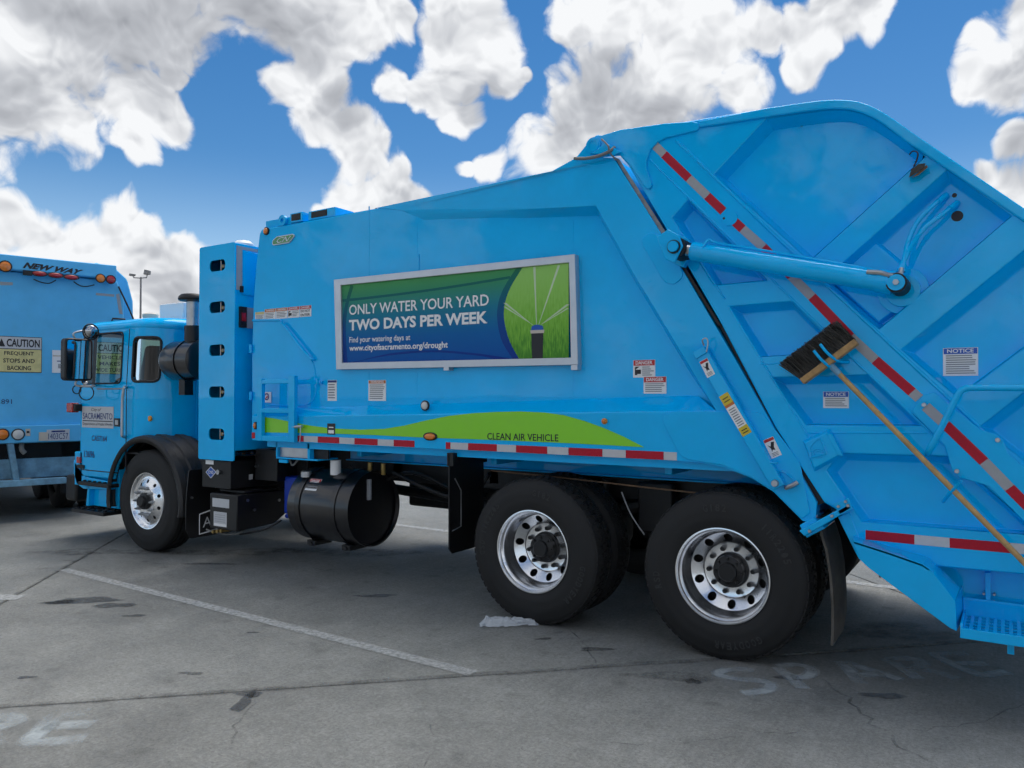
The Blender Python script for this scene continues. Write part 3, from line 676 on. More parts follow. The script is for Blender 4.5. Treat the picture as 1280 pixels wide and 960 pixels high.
    b = MB(); b.lathe([(.02, -.012), (.05, -.012), (.05, .012), (.02, .012), (.02, -.012)], (-2.76, .1, 3.27), (0, 1, 0), 'paint', 20); b.build('lifting_eye', bo)
    b = MB(); b.box(-2.66, -2.50, .1, .35, 3.235, 3.32, 'paint'); b.box(-2.44, -2.1, .12, .35, 3.235, 3.315, 'paint'); b.box(-2.64, -2.52, .095, .1, 3.25, 3.31, 'chassis'); b.box(-2.40, -2.2, .115, .12, 3.25, 3.305, 'chassis'); b.build('roof_box', bo, bevel=.004)
    each(bo, 'roof_stud', lambda b: b.sphere((0, 0, 0), .014, 'chassis', 8), [(S(px, 250)[0], .15, 3.235) for px in (455, 470, 640)])
    return bo
bo = body()

# ---- body trim: swoosh, tape, lamps, stickers, door, ladder frame
def strip_z(px): 
    a = S(397, 549.3)[1]; c = S(829, 569.7)[1]; x0 = S(397, 549)[0]; x1 = S(829, 569)[0]; return a+(c-a)*(S(px, 555)[0]-x0)/(x1-x0)
def trim():
    up = [(327, 521), (345, 523.5), (362, 527), (385, 531.5), (415, 535.5), (450, 537), (480, 536), (505, 532), (530, 526), (560, 520), (590, 516.5), (620, 514.8), (650, 514.2), (680, 515.5), (705, 519), (730, 526), (755, 535), (780, 546), (805, 559)]
    lo = [(760, 556.5), (700, 553.5), (640, 551), (590, 549), (530, 547), (470, 544), (400, 541.5), (360, 541), (327, 540.5)]
    P = XS(up+lo, -.002); MB().prism(P, -.0025, -.0005, 'green').build('swoosh', bo, flat=True)
    MB().text('CLEAN AIR VEHICLE', [S3(609, 549.5, -.004), S3(698, 552, -.004), S3(698, 543, -.004), S3(609, 541, -.004)], 'ink', bold=.01).build('lettering', bo, flat=True)
    for m, a, c in (('red_ref', 368.6, 379.5), ('white_ref', 379.5, 397), ('red_ref', 397, 424), ('white_ref', 424, 443), ('red_ref', 443, 472), ('white_ref', 472, 492), ('red_ref', 492, 518), ('red_ref', 557, 563), ('white_ref', 563, 585), ('red_ref', 585, 621), ('white_ref', 621, 645), ('red_ref', 645, 684), ('white_ref', 684, 710.5), ('red_ref', 710.5, 753), ('white_ref', 753, 782), ('red_ref', 782, 829.5), ('white_ref', 829.5, 846)):
        x0 = S(a, 555, -.003)[0]; x1 = S(c, 555, -.003)[0]; z = (strip_z(a)+strip_z(c))/2; MB().box(x0+.001, x1-.001, -.003, .0, z-.026, z+.026, m).build('reflective_tape', bo, flat=True)
    x0 = S(314.8, 545, -.003)[0]; MB().rect(x0, 1.245, x0+.045, 1.30, -.003, 'red_ref').build('reflective_tape', bo, flat=True)
    # lamps
    def lamp(c, r, m, name, body='black', sx=1.0, y=None):
        b = MB(); b.lathe([(r*1.25, .0), (r*1.25, -.012), (r*1.02, -.016), (r, -.012)], (0, 0, 0), (0, 1, 0), body, 24); b.lathe([(r*1.0, -.012), (r*.85, -.022), (r*.5, -.027), (0, -.029)], (0, 0, 0), (0, 1, 0), m, 24)
        o = b.build(name, bo); o.location = c; o.scale = (sx, 1, 1); return o
    lamp(S3(333.5, 289, YB), .03, 'amber_lens', 'marker_lamp'); lamp(S3(320, 532, 0), .028, 'amber_lens', 'marker_lamp', sx=.7); lamp(S3(756, 526.5, 0), .016, 'amber_lens', 'marker_lamp', 'amber')
    lamp(S3(532, 507, .03), .033, 'clear_lens', 'marker_lamp'); lamp(S3(538.5, 545.5, 0), .026, 'amber_lens', 'turn_lamp', sx=2.1)
    # emblem near the top front corner
    q = pq(341, 292, 369, 307, YB-.006); x0, x1, z0, z1 = q[0][0], q[1][0], q[0][2], q[2][2]; w = x1-x0; h = z1-z0
    e = fillet([(x0, z0), (x1-.25*w, z0), (x1, z0+.75*h), (x1-.08*w, z1), (x0+.2*w, z1), (x0, z0+.6*h)], .03, 3); b = MB(); b.prism(e, YB-.012, YB, 'frame_alu'); b.prism(inset(e, .008), YB-.014, YB-.012, 'emblem'); b.text('CN', [(x0+.2*w, YB-.0155, z0+.2*h), (x0+.75*w, YB-.0155, z0+.2*h), (x0+.85*w, YB-.0155, z1-.2*h), (x0+.25*w, YB-.0155, z1-.2*h)], 'frame_alu', shear=.3); b.build('emblem', bo)
    # stickers
    ys = YB-.002; row = [('yellow_old', 319, 331), ('orange', 331, 345), ('orange', 345, 359.5), ('red', 359.5, 374.5), ('red', 374.5, 389.5)]
    for i, (m, a, c) in enumerate(row):
        z1 = S(355, 384.5, ys)[1]; z0 = S(355, 398, ys)[1]; x0 = S(a, 390, ys)[0]; x1 = S(c, 390, ys)[0]; z1 -= .02*(i == 0)
        sticker(bo, [(x0, ys, z0), (x1-.004, ys, z0), (x1-.004, ys, z1), (x0, ys, z1)], 'DANGER' if i > 2 else 'WARNING' if i else None, m, 0 if i == 4 else 4, picture=i == 3, hh=.3, tail=('DO NOT', 'ENTER') if i == 4 else None)
    sticker(bo, pq(409.5, 475, 421, 501, ys), None, 'ink_blue', 6, hh=.12); sticker(bo, pq(460.5, 475, 482.5, 501, ys), 'WARNING', 'orange', 8, hh=.16)
    q = pq(409, 529.5, 419, 543, -.003); b = MB(); b.quad(q, 'ink'); b.quad(sub(q, .15, .1, .85, .4), 'white'); b.quad(sub(q, .2, .6, .8, .7), 'white'); b.build('warning_sticker', bo, flat=True)
    q = pq(328, 490, 339, 503, ys-.004); b = MB(); b.quad(q, 'white'); 
    cx = (q[0][0]+q[1][0])/2; cz = (q[0][2]+q[2][2])/2; b.lathe([(.022, 0), (.034, 0)], (cx, ys-.006, cz+.005), (0, 1, 0), 'ink_blue', 20); b.add([(cx-.02, ys-.007, cz-.02), (cx+.02, ys-.007, cz), (cx+.01, ys-.007, cz+.02)], [(0, 1, 2)], 'red'); b.build('round_emblem_sticker', bo, flat=True)
    sticker(bo, pq(791.5, 449.5, 819, 472, ys), 'DANGER', 'red', 5, picture=True, hh=.32); sticker(bo, pq(804.5, 470.5, 833, 492, ys-.002), 'DANGER', 'red', 5, hh=.34)
    # small access door at the front with its rods
    MB().tube([S3(p[0], p[1], YB-.004) for p in ((316, 400.5), (351, 400), (352, 402))], .011, 'paint', 8).build('door_rod', bo)
    MB().tube([S3(351, 405, YB-.03), S3(354, 406, YB-.035), S3(386, 446, YB-.035), S3(393, 448, YB)], .013, 'paint', 8, 4).build('door_rod', bo)
    MB().tube([S3(p[0], p[1], YB) for p in ((389, 448), (393, 460), (394.5, 475), (394.5, 490), (391, 500), (384, 505.5), (372, 507), (328, 506.5))], .008, 'paint', 6, 4).build('door_seam', bo)
    b = MB(); c = S3(397, 478, YB-.02); b.box(c[0]-.06, c[0]+.05, c[1], YB, c[2]-.012, c[2]+.012, 'paint'); b.cyl((c[0]+.03, YB-.05, c[2]-.02), (c[0]+.03, YB-.05, c[2]+.03), .012, 'paint', 8); b.build('door_latch', bo)
    for py in (436, 495): b = MB(); c = S3(315, py, YB); b.cyl((c[0], YB-.015, c[2]-.04), (c[0], YB-.015, c[2]+.04), .016, 'paint', 8); b.build('door_hinge', bo)
    # step ladder frame hanging at the front corner
    yf = -.05; b = MB(); xl0, xl1 = S(321, 510, yf)[0], S(327, 510, yf)[0]; xr0, xr1 = S(360.5, 510, yf)[0], S(368, 510, yf)[0]; zt = S(345, 470, yf)[1]; zb = S(345, 552, yf)[1]
    b.box(xl0, xl1, yf, yf+.04, zb, zt-.02, 'paint'); b.box(xr0, xr1, yf-.003, yf+.04, zb, zt, 'paint'); b.box(xl1, xr0, yf+.002, yf+.038, zt-.07, zt-.03, 'paint'); zm = S(345, 512, yf)[1]; b.box(xl1, xr0, yf+.002, yf+.045, zm-.03, zm+.012, 'paint'); b.box(xl1, xr0, yf+.002, yf+.05, zb, zb+.05, 'paint'); b.build('step_frame', bo, bevel=.004)
    b = MB(); c = S3(372, 534, -.03); b.cyl((c[0]-.05, -.04, c[2]), (c[0]+.07, -.04, c[2]+.01), .014, 'steel', 8); b.tube([(c[0]+.06, -.05, c[2]), (c[0]+.065, -.055, c[2]-.06), (c[0]+.05, -.05, c[2]-.13)], .006, 'galv', 6); b.build('latch_pin', bo)
    # lamp box below the belt at the front
    x0 = S(346, 565, .06)[0]; x1 = S(388, 565, .06)[0]; b = MB(); b.box(x0, x0+.02, .05, .3, 1.08, 1.22, 'paint'); b.box(x0, x1+.1, .05, .3, 1.065, 1.08, 'paint'); b.box(x1-.03, x1, .05, .3, 1.08, 1.22, 'paint'); b.box(x0+.02, x1-.03, .08, .10, 1.08, 1.22, 'galv'); b.box(x1, x1+.18, .10, .12, 1.08, 1.2, 'chassis'); b.box(x0+.05, x0+.16, .04, .06, 1.03, 1.06, 'paint'); b.build('junction_box', bo, bevel=.003)
trim()

# ---- advertising board
def sign():
    yo = YB-.055; c = XS([(417, 349.5), (718.5, 317.5), (722.5, 456), (420, 462)], yo); i = XS([(425.5, 356.5), (711, 328), (713.5, 447), (427, 453.5)], yo)
    b = MB(); 
    f = [(x, yo, z) for x, z in c]; fi = [(x, yo, z) for x, z in i]; k = [(x, YB+.002, z) for x, z in c]; ki = [(x, yo+.02, z) for x, z in i]
    for a in range(4):
        d = (a+1) % 4; b.add([f[a], f[d], fi[d], fi[a]], [(0, 1, 2, 3)], 'frame_alu'); b.add([f[a], f[d], k[d], k[a]], [(0, 1, 2, 3)], 'frame_alu'); b.add([fi[a], fi[d], ki[d], ki[a]], [(0, 1, 2, 3)], 'frame_alu')
    sb = b.build('advertising_board', truck, bevel=.004)
    yp = yo+.018; ii = XS([(425.5, 356.5), (711, 328), (713.5, 447), (427, 453.5)], yp); x0, x1 = ii[0][0], ii[1][0]; z0 = (ii[2][1]+ii[3][1])/2; z1 = (ii[0][1]+ii[1][1])/2
    # printed panel: procedural green to blue print
    def gradmat(name, stops, noise=0):
        m = bpy.data.materials.new(name); m.use_nodes = True; nt = m.node_tree; bs = nt.nodes['Principled BSDF']; bs.inputs['Roughness'].default_value = .5; bs.inputs['Specular IOR Level'].default_value = .2
        tc = nt.nodes.new('ShaderNodeTexCoord'); sp = nt.nodes.new('ShaderNodeSeparateXYZ'); nt.links.new(tc.outputs['Object'], sp.inputs[0]); r = nt.nodes.new('ShaderNodeMapRange'); r.inputs['From Min'].default_value = z0; r.inputs['From Max'].default_value = z1; nt.links.new(sp.outputs['Z'], r.inputs['Value'])
        cr = nt.nodes.new('ShaderNodeValToRGB'); e = cr.color_ramp.elements; e[0].position, e[0].color = stops[0][0], (*stops[0][1], 1); e[1].position, e[1].color = stops[-1][0], (*stops[-1][1], 1)
        for p, col in stops[1:-1]: q = e.new(p); q.color = (*col, 1)
        src = r.outputs[0]
        if noise:
            mp = nt.nodes.new('ShaderNodeMapping'); mp.inputs['Scale'].default_value = (90, 1, 14); mp.inputs['Rotation'].default_value = (0, .12, 0); nt.links.new(tc.outputs['Object'], mp.inputs['Vector']); n = nt.nodes.new('ShaderNodeTexNoise'); n.inputs['Scale'].default_value = 1; n.inputs['Detail'].default_value = 5; nt.links.new(mp.outputs[0], n.inputs['Vector'])
            fade = nt.nodes.new('ShaderNodeMapRange'); fade.inputs['From Min'].default_value = .1; fade.inputs['From Max'].default_value = .85; fade.inputs['To Min'].default_value = noise; fade.inputs['To Max'].default_value = .12; nt.links.new(src, fade.inputs['Value'])
            ma = nt.nodes.new('ShaderNodeMath'); ma.operation = 'MULTIPLY_ADD'; ma.inputs[1].default_value = 2.2; ma.inputs[2].default_value = -1.1; nt.links.new(n.outputs['Fac'], ma.inputs[0]); mu = nt.nodes.new('ShaderNodeMath'); mu.operation = 'MULTIPLY'; nt.links.new(ma.outputs[0], mu.inputs[0]); nt.links.new(fade.outputs[0], mu.inputs[1]); ad = nt.nodes.new('ShaderNodeMath'); nt.links.new(src, ad.inputs[0]); nt.links.new(mu.outputs[0], ad.inputs[1]); src = ad.outputs[0]
        nt.links.new(src, cr.inputs[0]); nt.links.new(cr.outputs[0], bs.inputs['Base Color']); MAT[name] = m
    gradmat('print_bg', [(0, (.001, .085, .36)), (.3, (.001, .12, .38)), (.6, (.012, .20, .30)), (.85, (.04, .27, .14)), (1, (.075, .33, .10))])
    gradmat('print_arc', [(0, (.003, .035, .26)), (.4, (.004, .065, .27)), (.75, (.006, .13, .16)), (1, (.015, .16, .07))])
    gradmat('grass_photo', [(.0, (.07, .26, .03)), (.35, (.19, .47, .05)), (.7, (.28, .58, .11)), (1.1, (.32, .62, .15))], .6)
    def Q(a, c_, dy=0):   # fractions of the panel
        zt = ii[0][1]+(ii[1][1]-ii[0][1])*a; zl = ii[3][1]+(ii[2][1]-ii[3][1])*a; return (x0+(x1-x0)*a, yp-dy, zl+(zt-zl)*c_)
    MB().quad([Q(0, 0), Q(1, 0), Q(1, 1), Q(0, 1)], 'print_bg').build('printed_panel', sb, flat=True)
    def band(A, B_, m, dy, name='printed_arc'):
        b = MB(); n = len(A); b.add([Q(*p, dy) for p in A]+[Q(*p, dy) for p in B_], [(k, k+1, n+k+1, n+k) for k in range(n-1)], m); b.build(name, sb, flat=True)
    def curve(pts, n=24): return [(v.x, v.y) for v in smooth([Vector((a, c_, 0)) for a, c_ in pts], n//(len(pts)-1))]
    L_ = curve([(.83, 1), (.775, .75), (.755, .5), (.775, .22), (.815, 0)]); band(curve([(.805, 1), (.748, .75), (.728, .5), (.745, .22), (.79, 0)]), L_, 'print_arc', .0012)
    band(L_, [(1, c_) for a, c_ in L_], 'grass_photo', .0016, 'grass_picture')
    band(curve([(0, .78), (.25, .80), (.5, .83), (.78, .885)]), curve([(0, .815), (.25, .83), (.5, .86), (.78, .915)]), 'print_arc', .0008)
    band(curve([(.055, 1), (.022, .7), (.012, .4), (.02, 0)]), curve([(.07, .97), (.04, .7), (.03, .4), (.04, 0)]), 'print_arc', .001); band(curve([(.08, 0.0), (.25, .10), (.45, .125), (.65, .07), (.78, 0.005)]), curve([(.05, 0), (.25, .075), (.45, .10), (.65, .045), (.72, 0.0)]), 'print_arc', .0008)
    W = 'white'
    def tq(a0, c0, a1, c1): return [Q(a0, c0, .003), Q(a1, c0, .003), Q(a1, c1, .003), Q(a0, c1, .003)]
    for t, bx, bo_ in (('ONLY WATER YOUR YARD', (.048, .605, .695, .735), .014), ('TWO DAYS PER WEEK', (.048, .405, .690, .545), .036), ('Find your watering days at', (.05, .232, .352, .325), 0.01), ('www.cityofsacramento.org/drought', (.05, .125, .522, .222), .022)): MB().text(t, tq(*bx), W, bold=bo_).build('printed_text', sb, flat=True)
    # sprinkler head in the picture
    b = MB(); b.add([Q(a, c_, .003) for a, c_ in ((.865, .0), (.905, .0), (.908, .27), (.862, .27))], [(0, 1, 2, 3)], 'ink'); b.add([Q(a, c_, .0034) for a, c_ in ((.860, .27), (.910, .27), (.912, .305), (.858, .305))], [(0, 1, 2, 3)], 'cream'); b.add([Q(a, c_, .0034) for a, c_ in ((.862, .305), (.908, .305), (.905, .345), (.890, .362), (.875, .362), (.864, .345))], [(0, 1, 2, 3, 4, 5)], 'blue_sign'); b.build('printed_sprinkler', sb, flat=True)
    for (a0, c0, a1, c1, w) in ((.868, .36, .76, .62, .005), (.870, .36, .758, .58, .004), (.882, .36, .874, .99, .004), (.890, .36, .965, .98, .004), (.898, .36, .998, .56, .006), (.898, .36, .998, .52, .004)):
        b = MB(); b.add([Q(a0-.001, c0, .0026), Q(a0+.001, c0, .0026), Q(a1+w*1.1, c1, .0026), Q(a1-w*1.1, c1, .0026)], [(0, 1, 2, 3)], 'jet'); b.build('printed_jet', sb, flat=True)
    for px in (558, 718): c = S3(px, 459 if px < 600 else 458, yo); MB().box(c[0]-.025, c[0]+.025, yo-.003, YB, c[2]-.025, c[2]+.01, 'frame_alu').build('bracket', sb)
mat('jet', (.78, .90, .68), .5, alpha=.65)
sign()

# ---- tailgate (loading hopper)
def tailgate():
    out = [(785, 206), (775, 195), (790, 172), (830, 156), (960, 135), (1020, 126.5), (1052, 125), (1076, 128.5), (1102, 140), (1130, 159), (1150, 173), (1280, 261), (1420, 356), (1462, 395), (1482, 440), (1478, 500), (1420, 600), (1405, 722), (1280, 718), (1170, 708), (1153, 703), (1087, 690), (1066, 674), (1050, 640), (1030, 628), (969, 534), (901, 404), (836, 292)]
    pk = {  # recessed bays between the stiffening ribs
        'a': [(958, 149), (1020, 140), (1052, 138), (1078, 143), (1104, 157), (1141, 184), (1156, 196), (1012, 326), (893, 218)],
        'b': [(1184, 213), (1264, 270), (1099, 411), (1030, 352), (1055, 329)],
        'c': [(1306, 293), (1392, 351), (1197, 496), (1127, 437)],
        'd': [(1400, 398), (1440, 440), (1430, 500), (1368, 590), (1300, 592), (1226, 533)],
        'e': [(841, 272), (860, 250), (959, 350), (893, 356)],
        'f': [(912, 383), (989, 377), (1051, 439), (950, 446)],
        'g': [(964, 472), (1085, 469), (1152, 532), (1008, 531)],
        'h': [(1050, 567), (1190, 571), (1300, 669), (1078, 652), (1034, 588)]}
    ins = {'a': .045, 'b': .04, 'c': .045, 'd': .04, 'e': .035, 'f': .035, 'g': .035, 'h': .035}; dep = .085
    def curve2(l, n=4): return [(v.x, v.y) for v in smooth([Vector((a, c, 0)) for a, c in l], n)]
    out = out[:3]+curve2(out[3:11])+out[11:]; pk['a'] = curve2(pk['a'][:7])+pk['a'][7:]
    O = XS(out); H = {k: XS(v) for k, v in pk.items()}
    b = MB(); b.prism(O, 0, .16, 'paint', [H[k] for k in H], back=False)
    n = len(O); b.add([(x, WID, z) for x, z in O], [tuple(range(n))], 'paint')
    b.loop([(x, .16, z) for x, z in O], [(x, WID, z) for x, z in O], 'paint', False)
    tg = b.build('tailgate', truck, bevel=.009)
    for k in H:
        fl = [(x+.014, z-.018) for x, z in inset(H[k], ins[k]*.62)]; MB().loop([(x, dep, z) for x, z in fl], [(x, .0005, z) for x, z in H[k]], 'paint', True).build('recessed_panel', tg, bevel=.006)
    # rolled flange along the top edge
    fo = [(873, 151.5), (960, 134.5), (1020, 126), (1052, 124.5), (1077, 128), (1103, 139.5), (1131, 158.5), (1151, 172.5), (1280, 260), (1420, 355), (1464, 394), (1484, 440)]
    fi = [(874, 159), (960, 146), (1020, 137.5), (1050, 136), (1073, 139.5), (1098, 151), (1125, 171), (1146, 186), (1276, 274), (1414, 368), (1452, 402), (1470, 442)]
    fo = fo[:1]+curve2(fo[1:]); fi = fi[:1]+curve2(fi[1:]); A = XS(fo+fi[::-1], -.02); MB().loop([(x, -.022, z) for x, z in A], [(x, .003, z) for x, z in A], 'paint', True).build('top_flange', tg, bevel=.008)
    # hinge lug plate with its curved tail
    lug = [(718, 199), (738, 174), (746, 168.5), (752, 169), (775, 162), (830, 154), (866, 151.5), (873, 154), (874.5, 159), (871, 163), (850, 168), (832, 172.5), (821, 178), (813, 187), (808, 200), (808, 211), (813, 226), (814.5, 232), (811, 236.5), (806, 235), (798, 222), (786, 205), (775, 194)]
    MB().prism(XS(lug, -.016), -.016, .004, 'paint').build('hinge_plate', tg, bevel=.006)
    c = S3(742, 182, -.02); b = MB(); b.cyl((c[0], -.03, c[2]), (c[0], .1, c[2]), .055, 'paint', 24); b.lathe([(.03, -.034), (.045, -.034), (.045, -.03)], (c[0], 0, c[2]), (0, 1, 0), 'paint', 20); b.build('hinge_pin', tg)
    b = MB(); b.loop([S3(p[0], p[1], -.05) for p in ((740, 192), (757, 178), (776, 190), (768, 194))], [S3(p[0], p[1], .0) for p in ((740, 192), (757, 178), (776, 190), (768, 194))], 'paint'); b.build('hinge_gusset', tg, bevel=.004)
    MB().tube([S3(718, 198, -.06), S3(732, 198, -.07), S3(748, 195, -.07), S3(762, 189, -.06), S3(768, 184, -.03)], .011, 'hose', 10, 5).build('grease_hose', tg); MB().tube([S3(752, 174, -.03), S3(760, 182, -.07), S3(762, 190, -.06), S3(770, 200, -.02)], .006, 'hose', 6, 5).build('grease_hose', tg)
    b = MB(); c = S3(941, 137, .25); b.box(c[0]-.14, c[0]+.12, .03, .3, 3.32, 3.375, 'chassis'); b.sphere((c[0]+.04, .06, 3.38), .025, 'chassis', 8); b.build('top_lamp_bracket', tg)
    # fold lines along the diagonal beam
    def bar(p, q, w, h, y=-.0, name='rib_edge'):
        P = Vector(S(*p)); Qv = Vector(S(*q)); d = (Qv-P).normalized(); n = Vector((-d.y, d.x))*w/2
        a = [P-n, Qv-n, Qv+n, P+n]; t = [P-n*.4, Qv-n*.4, Qv+n*.4, P+n*.4]
        return MB().loop([(v.x, y-h, v.y) for v in t], [(v.x, y+.001, v.y) for v in a], 'paint').build(name, tg, bevel=.002)
    bar((845, 175), (1006, 330), .022, .008); bar((1022, 346), (1225, 534), .022, .008); bar((812, 199), (1029, 412), .016, .006); bar((1057, 440), (1180, 556), .016, .006); bar((1263, 573), (1330, 632), .02, .008)
    bar((911, 383), (1030, 578), .014, .006); bar((853, 292), (906, 374), .014, .006)
    bar((1006, 541), (1160, 541), .012, .005); bar((950, 455), (1060, 452), .010, .004)
    # small weld pads on the beam
    for cx, cy in ((912, 272),):
        c = S3(cx, cy, -.004); MB().cyl((c[0], -.006, c[2]), (c[0], .002, c[2]), .05, 'paint', 20).build('weld_pad', tg); MB().cyl((c[0]-.035, -.007, c[2]), (c[0]-.035, 0, c[2]), .008, 'ink', 8).build('drain_hole', tg)
    # lower diagonal bracket plate with bolts
    pl = fillet(XS([(1140, 514), (1154, 494), (1168, 490), (1226, 537), (1244, 542), (1254, 550), (1260, 566), (1330, 628), (1318, 690), (1236, 607), (1201, 597), (1191, 589), (1181, 557)]), .02, 3); MB().prism(pl, -.018, .003, 'paint').build('beam_bracket', tg, bevel=.004)
    each(tg, 'bolt', bolt_y(.012, .012, 'galv', 10), [S3(*p, -.02) for p in ((1155, 506), (1247, 550), (1196, 589))])
    # reflective tape along the beam
    def tape(p, q, w, m, y=-.003):
        P = Vector(S(*p, y)); Qv = Vector(S(*q, y)); d = (Qv-P).normalized(); n = Vector((-d.y, d.x))*w/2; a = [P-n, Qv-n, Qv+n, P+n]; MB().prism([(v.x, v.y) for v in a], y, y+.002, m).build('reflective_tape', tg, flat=True)
    seg = [((819, 182), (830, 193), 'grey_ref'), ((830, 193), (861, 223), 'red_ref'), ((861, 223), (884, 245), 'grey_ref'), ((884, 245), (904, 264), 'red_ref'), ((914, 273), (928, 286), 'red_ref'), ((928, 286), (954, 309), 'grey_ref'), ((954, 309), (989, 345), 'red_ref'), ((989, 345), (1015, 371), 'grey_ref'), ((1015, 371), (1063, 421), 'red_ref'), ((1063, 421), (1094, 450), 'grey_ref'), ((1094, 450), (1140, 490), 'red_ref'), ((1140, 490), (1149, 498), 'grey_ref')]
    for p, q, m in seg: tape(p, q, .052, m)
    for p, q, m in (((1157, 508), (1182, 531), 'grey_ref'), ((1182, 531), (1230, 577), 'red_ref'), ((1230, 577), (1262, 610), 'grey_ref'), ((1262, 610), (1300, 648), 'red_ref')): tape(p, q, .052, m, -.0205)
    for p, q, m in (((1082, 668.5), (1143, 674.5), 'red_ref'), ((1143, 674.5), (1187, 678.5), 'white_ref'), ((1187, 678.5), (1263, 685), 'red_ref'), ((1263, 685), (1310, 689), 'white_ref'), ((1310, 689), (1390, 695), 'red_ref')): tape(p, q, .052, m)
    # packing cylinder
    yc = -.13; a = Vector(S3(848, 311, yc)); e = Vector(S3(1122, 355, yc)); d = (e-a).normalized()
    cy = MB(); cy.lathe([(.0, .09), (.052, .09), (.058, .10), (.058, (e-a).length-.10), (.063, (e-a).length-.10), (.063, (e-a).length-.02), (0, (e-a).length-.02)], a, d, 'paint', 32); cy.cyl(a+d*.03, a+d*.1, .035, 'steel', 16); co = cy.build('packing_cylinder', tg)
    lug = [(-.115, .075), (-.04, .115), (.03, .07), (.055, .0), (.0, -.10), (-.06, -.07)]
    MB().prism([(a.x+x, a.z+z) for x, z in lug], a.y-.075, a.y-.055, 'paint').build('bracket_cheek', tg, bevel=.006)
    MB().prism([(a.x+x*1.1, a.z+z*1.05) for x, z in lug], -.05, .01, 'paint').build('bracket_foot', tg, bevel=.006)
    MB().cyl(a+Vector((0, -.055, 0)), a+Vector((0, .10, 0)), .066, 'chassis', 24).build('bracket_bush', tg)
    b = MB(); b.cyl(a+Vector((0, -.10, 0)), a+Vector((0, -.07, 0)), .034, 'paint', 20); b.lathe([(.036, -.088), (.042, -.088), (.042, -.074)], a, (0, 1, 0), 'chassis', 24); b.build('bracket_pin', tg)
    b = MB(); b.cyl(e+Vector((0, -.06, 0)), e+Vector((0, .2, 0)), .052, 'chassis', 20); b.cyl(e+Vector((0, -.075, 0)), e+Vector((0, -.06, 0)), .043, 'paint', 20); b.cyl(e+Vector((0, -.088, 0)), e+Vector((0, -.07, 0)), .016, 'steel', 6); b.build('cylinder_pin', tg)
    b = MB(); b.cyl((e.x+.01, .02, e.z-.02), (e.x+.01, .09, e.z-.02), .13, 'paint', 36); b.cyl((e.x+.01, .0, e.z-.02), (e.x+.01, .05, e.z-.02), .09, 'paint', 28); b.build('pin_boss', tg, bevel=.004)
    MB().tube([S3(878, 309, yc-.05), S3(886, 300, yc-.03), S3(897, 304, yc-.02), S3(960, 314, yc-.02), S3(1060, 331.5, yc-.02), S3(1092, 338, yc-.03), S3(1108, 340, yc-.03)], .008, 'paint', 8, 5).build('hydraulic_line', tg)
    MB().tube([S3(1084, 340, yc-.05), S3(1100, 341, yc-.055), S3(1112, 344, yc-.05), S3(1124, 343, yc-.04), S3(1127, 336, yc-.02)], .014, 'steel', 8, 4).build('hydraulic_fitting', tg)
    MB().tube([S3(1183, 243, .06), S3(1165, 258, .0), S3(1147, 277, -.03), S3(1136, 300, -.05), S3(1131, 320, -.08), S3(1129, 340, -.11)], .012, 'paint', 10, 6).build('hydraulic_hose', tg)
    MB().tube([S3(1197, 253, .06), S3(1178, 268, .0), S3(1156, 285, -.03), S3(1140, 306, -.06), S3(1129, 328, -.09), S3(1124, 340, -.12)], .0125, 'paint', 10, 6).build('hydraulic_hose', tg)
    for p, q in (((1183, 243), (1173, 252)), ((1197, 253), (1187, 261))): MB().cyl(S3(*p, .07), S3(*q, .02), .016, 'paint', 10).build('hose_fitting', tg)
    for p, r in (((1179, 234), .012), ((1195, 230), .012), ((1209, 239), .012), ((1193, 244), .012), ((1196.5, 270), .029), ((1002, 155), .014)): c = S3(*p, .082); MB().cyl((c[0], .083, c[2]), (c[0], .09, c[2]), r, 'ink', 16).build('drain_hole', tg)
    # wedge stiffener beside the anchor
    A = XS([(1060, 332), (1091, 301), (1158, 358), (1098, 402), (1040, 350)], .05); MB().loop([(x, .05, z) for x, z in A], [(x, .088, z) for x, z in inset(A, -.02)], 'paint').build('anchor_plate', tg, bevel=.005)
    # boxed bracket with moulded emblem
    q = fillet(XS([(1009, 549), (1032, 538), (1049, 567), (1026, 583), (1008, 577)], -.04), .012, 2); q2 = XS([(1003, 551), (1038, 535), (1055, 570), (1018, 590)], 0); b = MB(); b.loop([(x, -.045, z) for x, z in inset(q2, .018)], [(x, .003, z) for x, z in q2], 'paint', True); br = b.build('latch_box', tg, bevel=.005)
    c = S3(1023, 562, -.047); b = MB(); e_ = [(c[0]+.07*math.cos(R_(t)), c[2]-.03+.1*math.sin(R_(t))) for t in (0, 30, 60, 90)]
    pth = XS([(1013, 572), (1012, 561), (1018, 552), (1026, 549), (1033, 567)], -.048); b.tube([(x, -.048, z) for x, z in pth], .005, 'paint', 6, 3, closed=False); b.tube([(x, -.048, z) for x, z in (pth[-1], pth[0])], .005, 'paint', 6)
    for r in (.025, .014): b.tube([(c[0]+1.35*r*math.cos(t), -.048, c[2]-.02+r*math.sin(t)) for t in [2*math.pi*i/16 for i in range(16)]], .0035, 'paint', 6, closed=True)
    b.build('moulded_emblem', tg)
    b = MB(); b.loop([S3(p[0], p[1], -.05) for p in ((1033, 541), (1040, 543), (1054, 570), (1047, 569))], [S3(p[0], p[1], 0) for p in ((1033, 541), (1040, 543), (1054, 570), (1047, 569))], 'paint'); b.build('latch_rib', tg, bevel=.003)
    # turnbuckle lug at the bottom left
    b = MB(); b.loop([S3(p[0], p[1], -.05) for p in ((1041, 630), (1061, 622), (1066, 636), (1050, 644))], [S3(p[0], p[1], 0) for p in ((1041, 630), (1061, 622), (1066, 636), (1050, 644))], 'paint'); b.build('lock_lug', tg, bevel=.004)
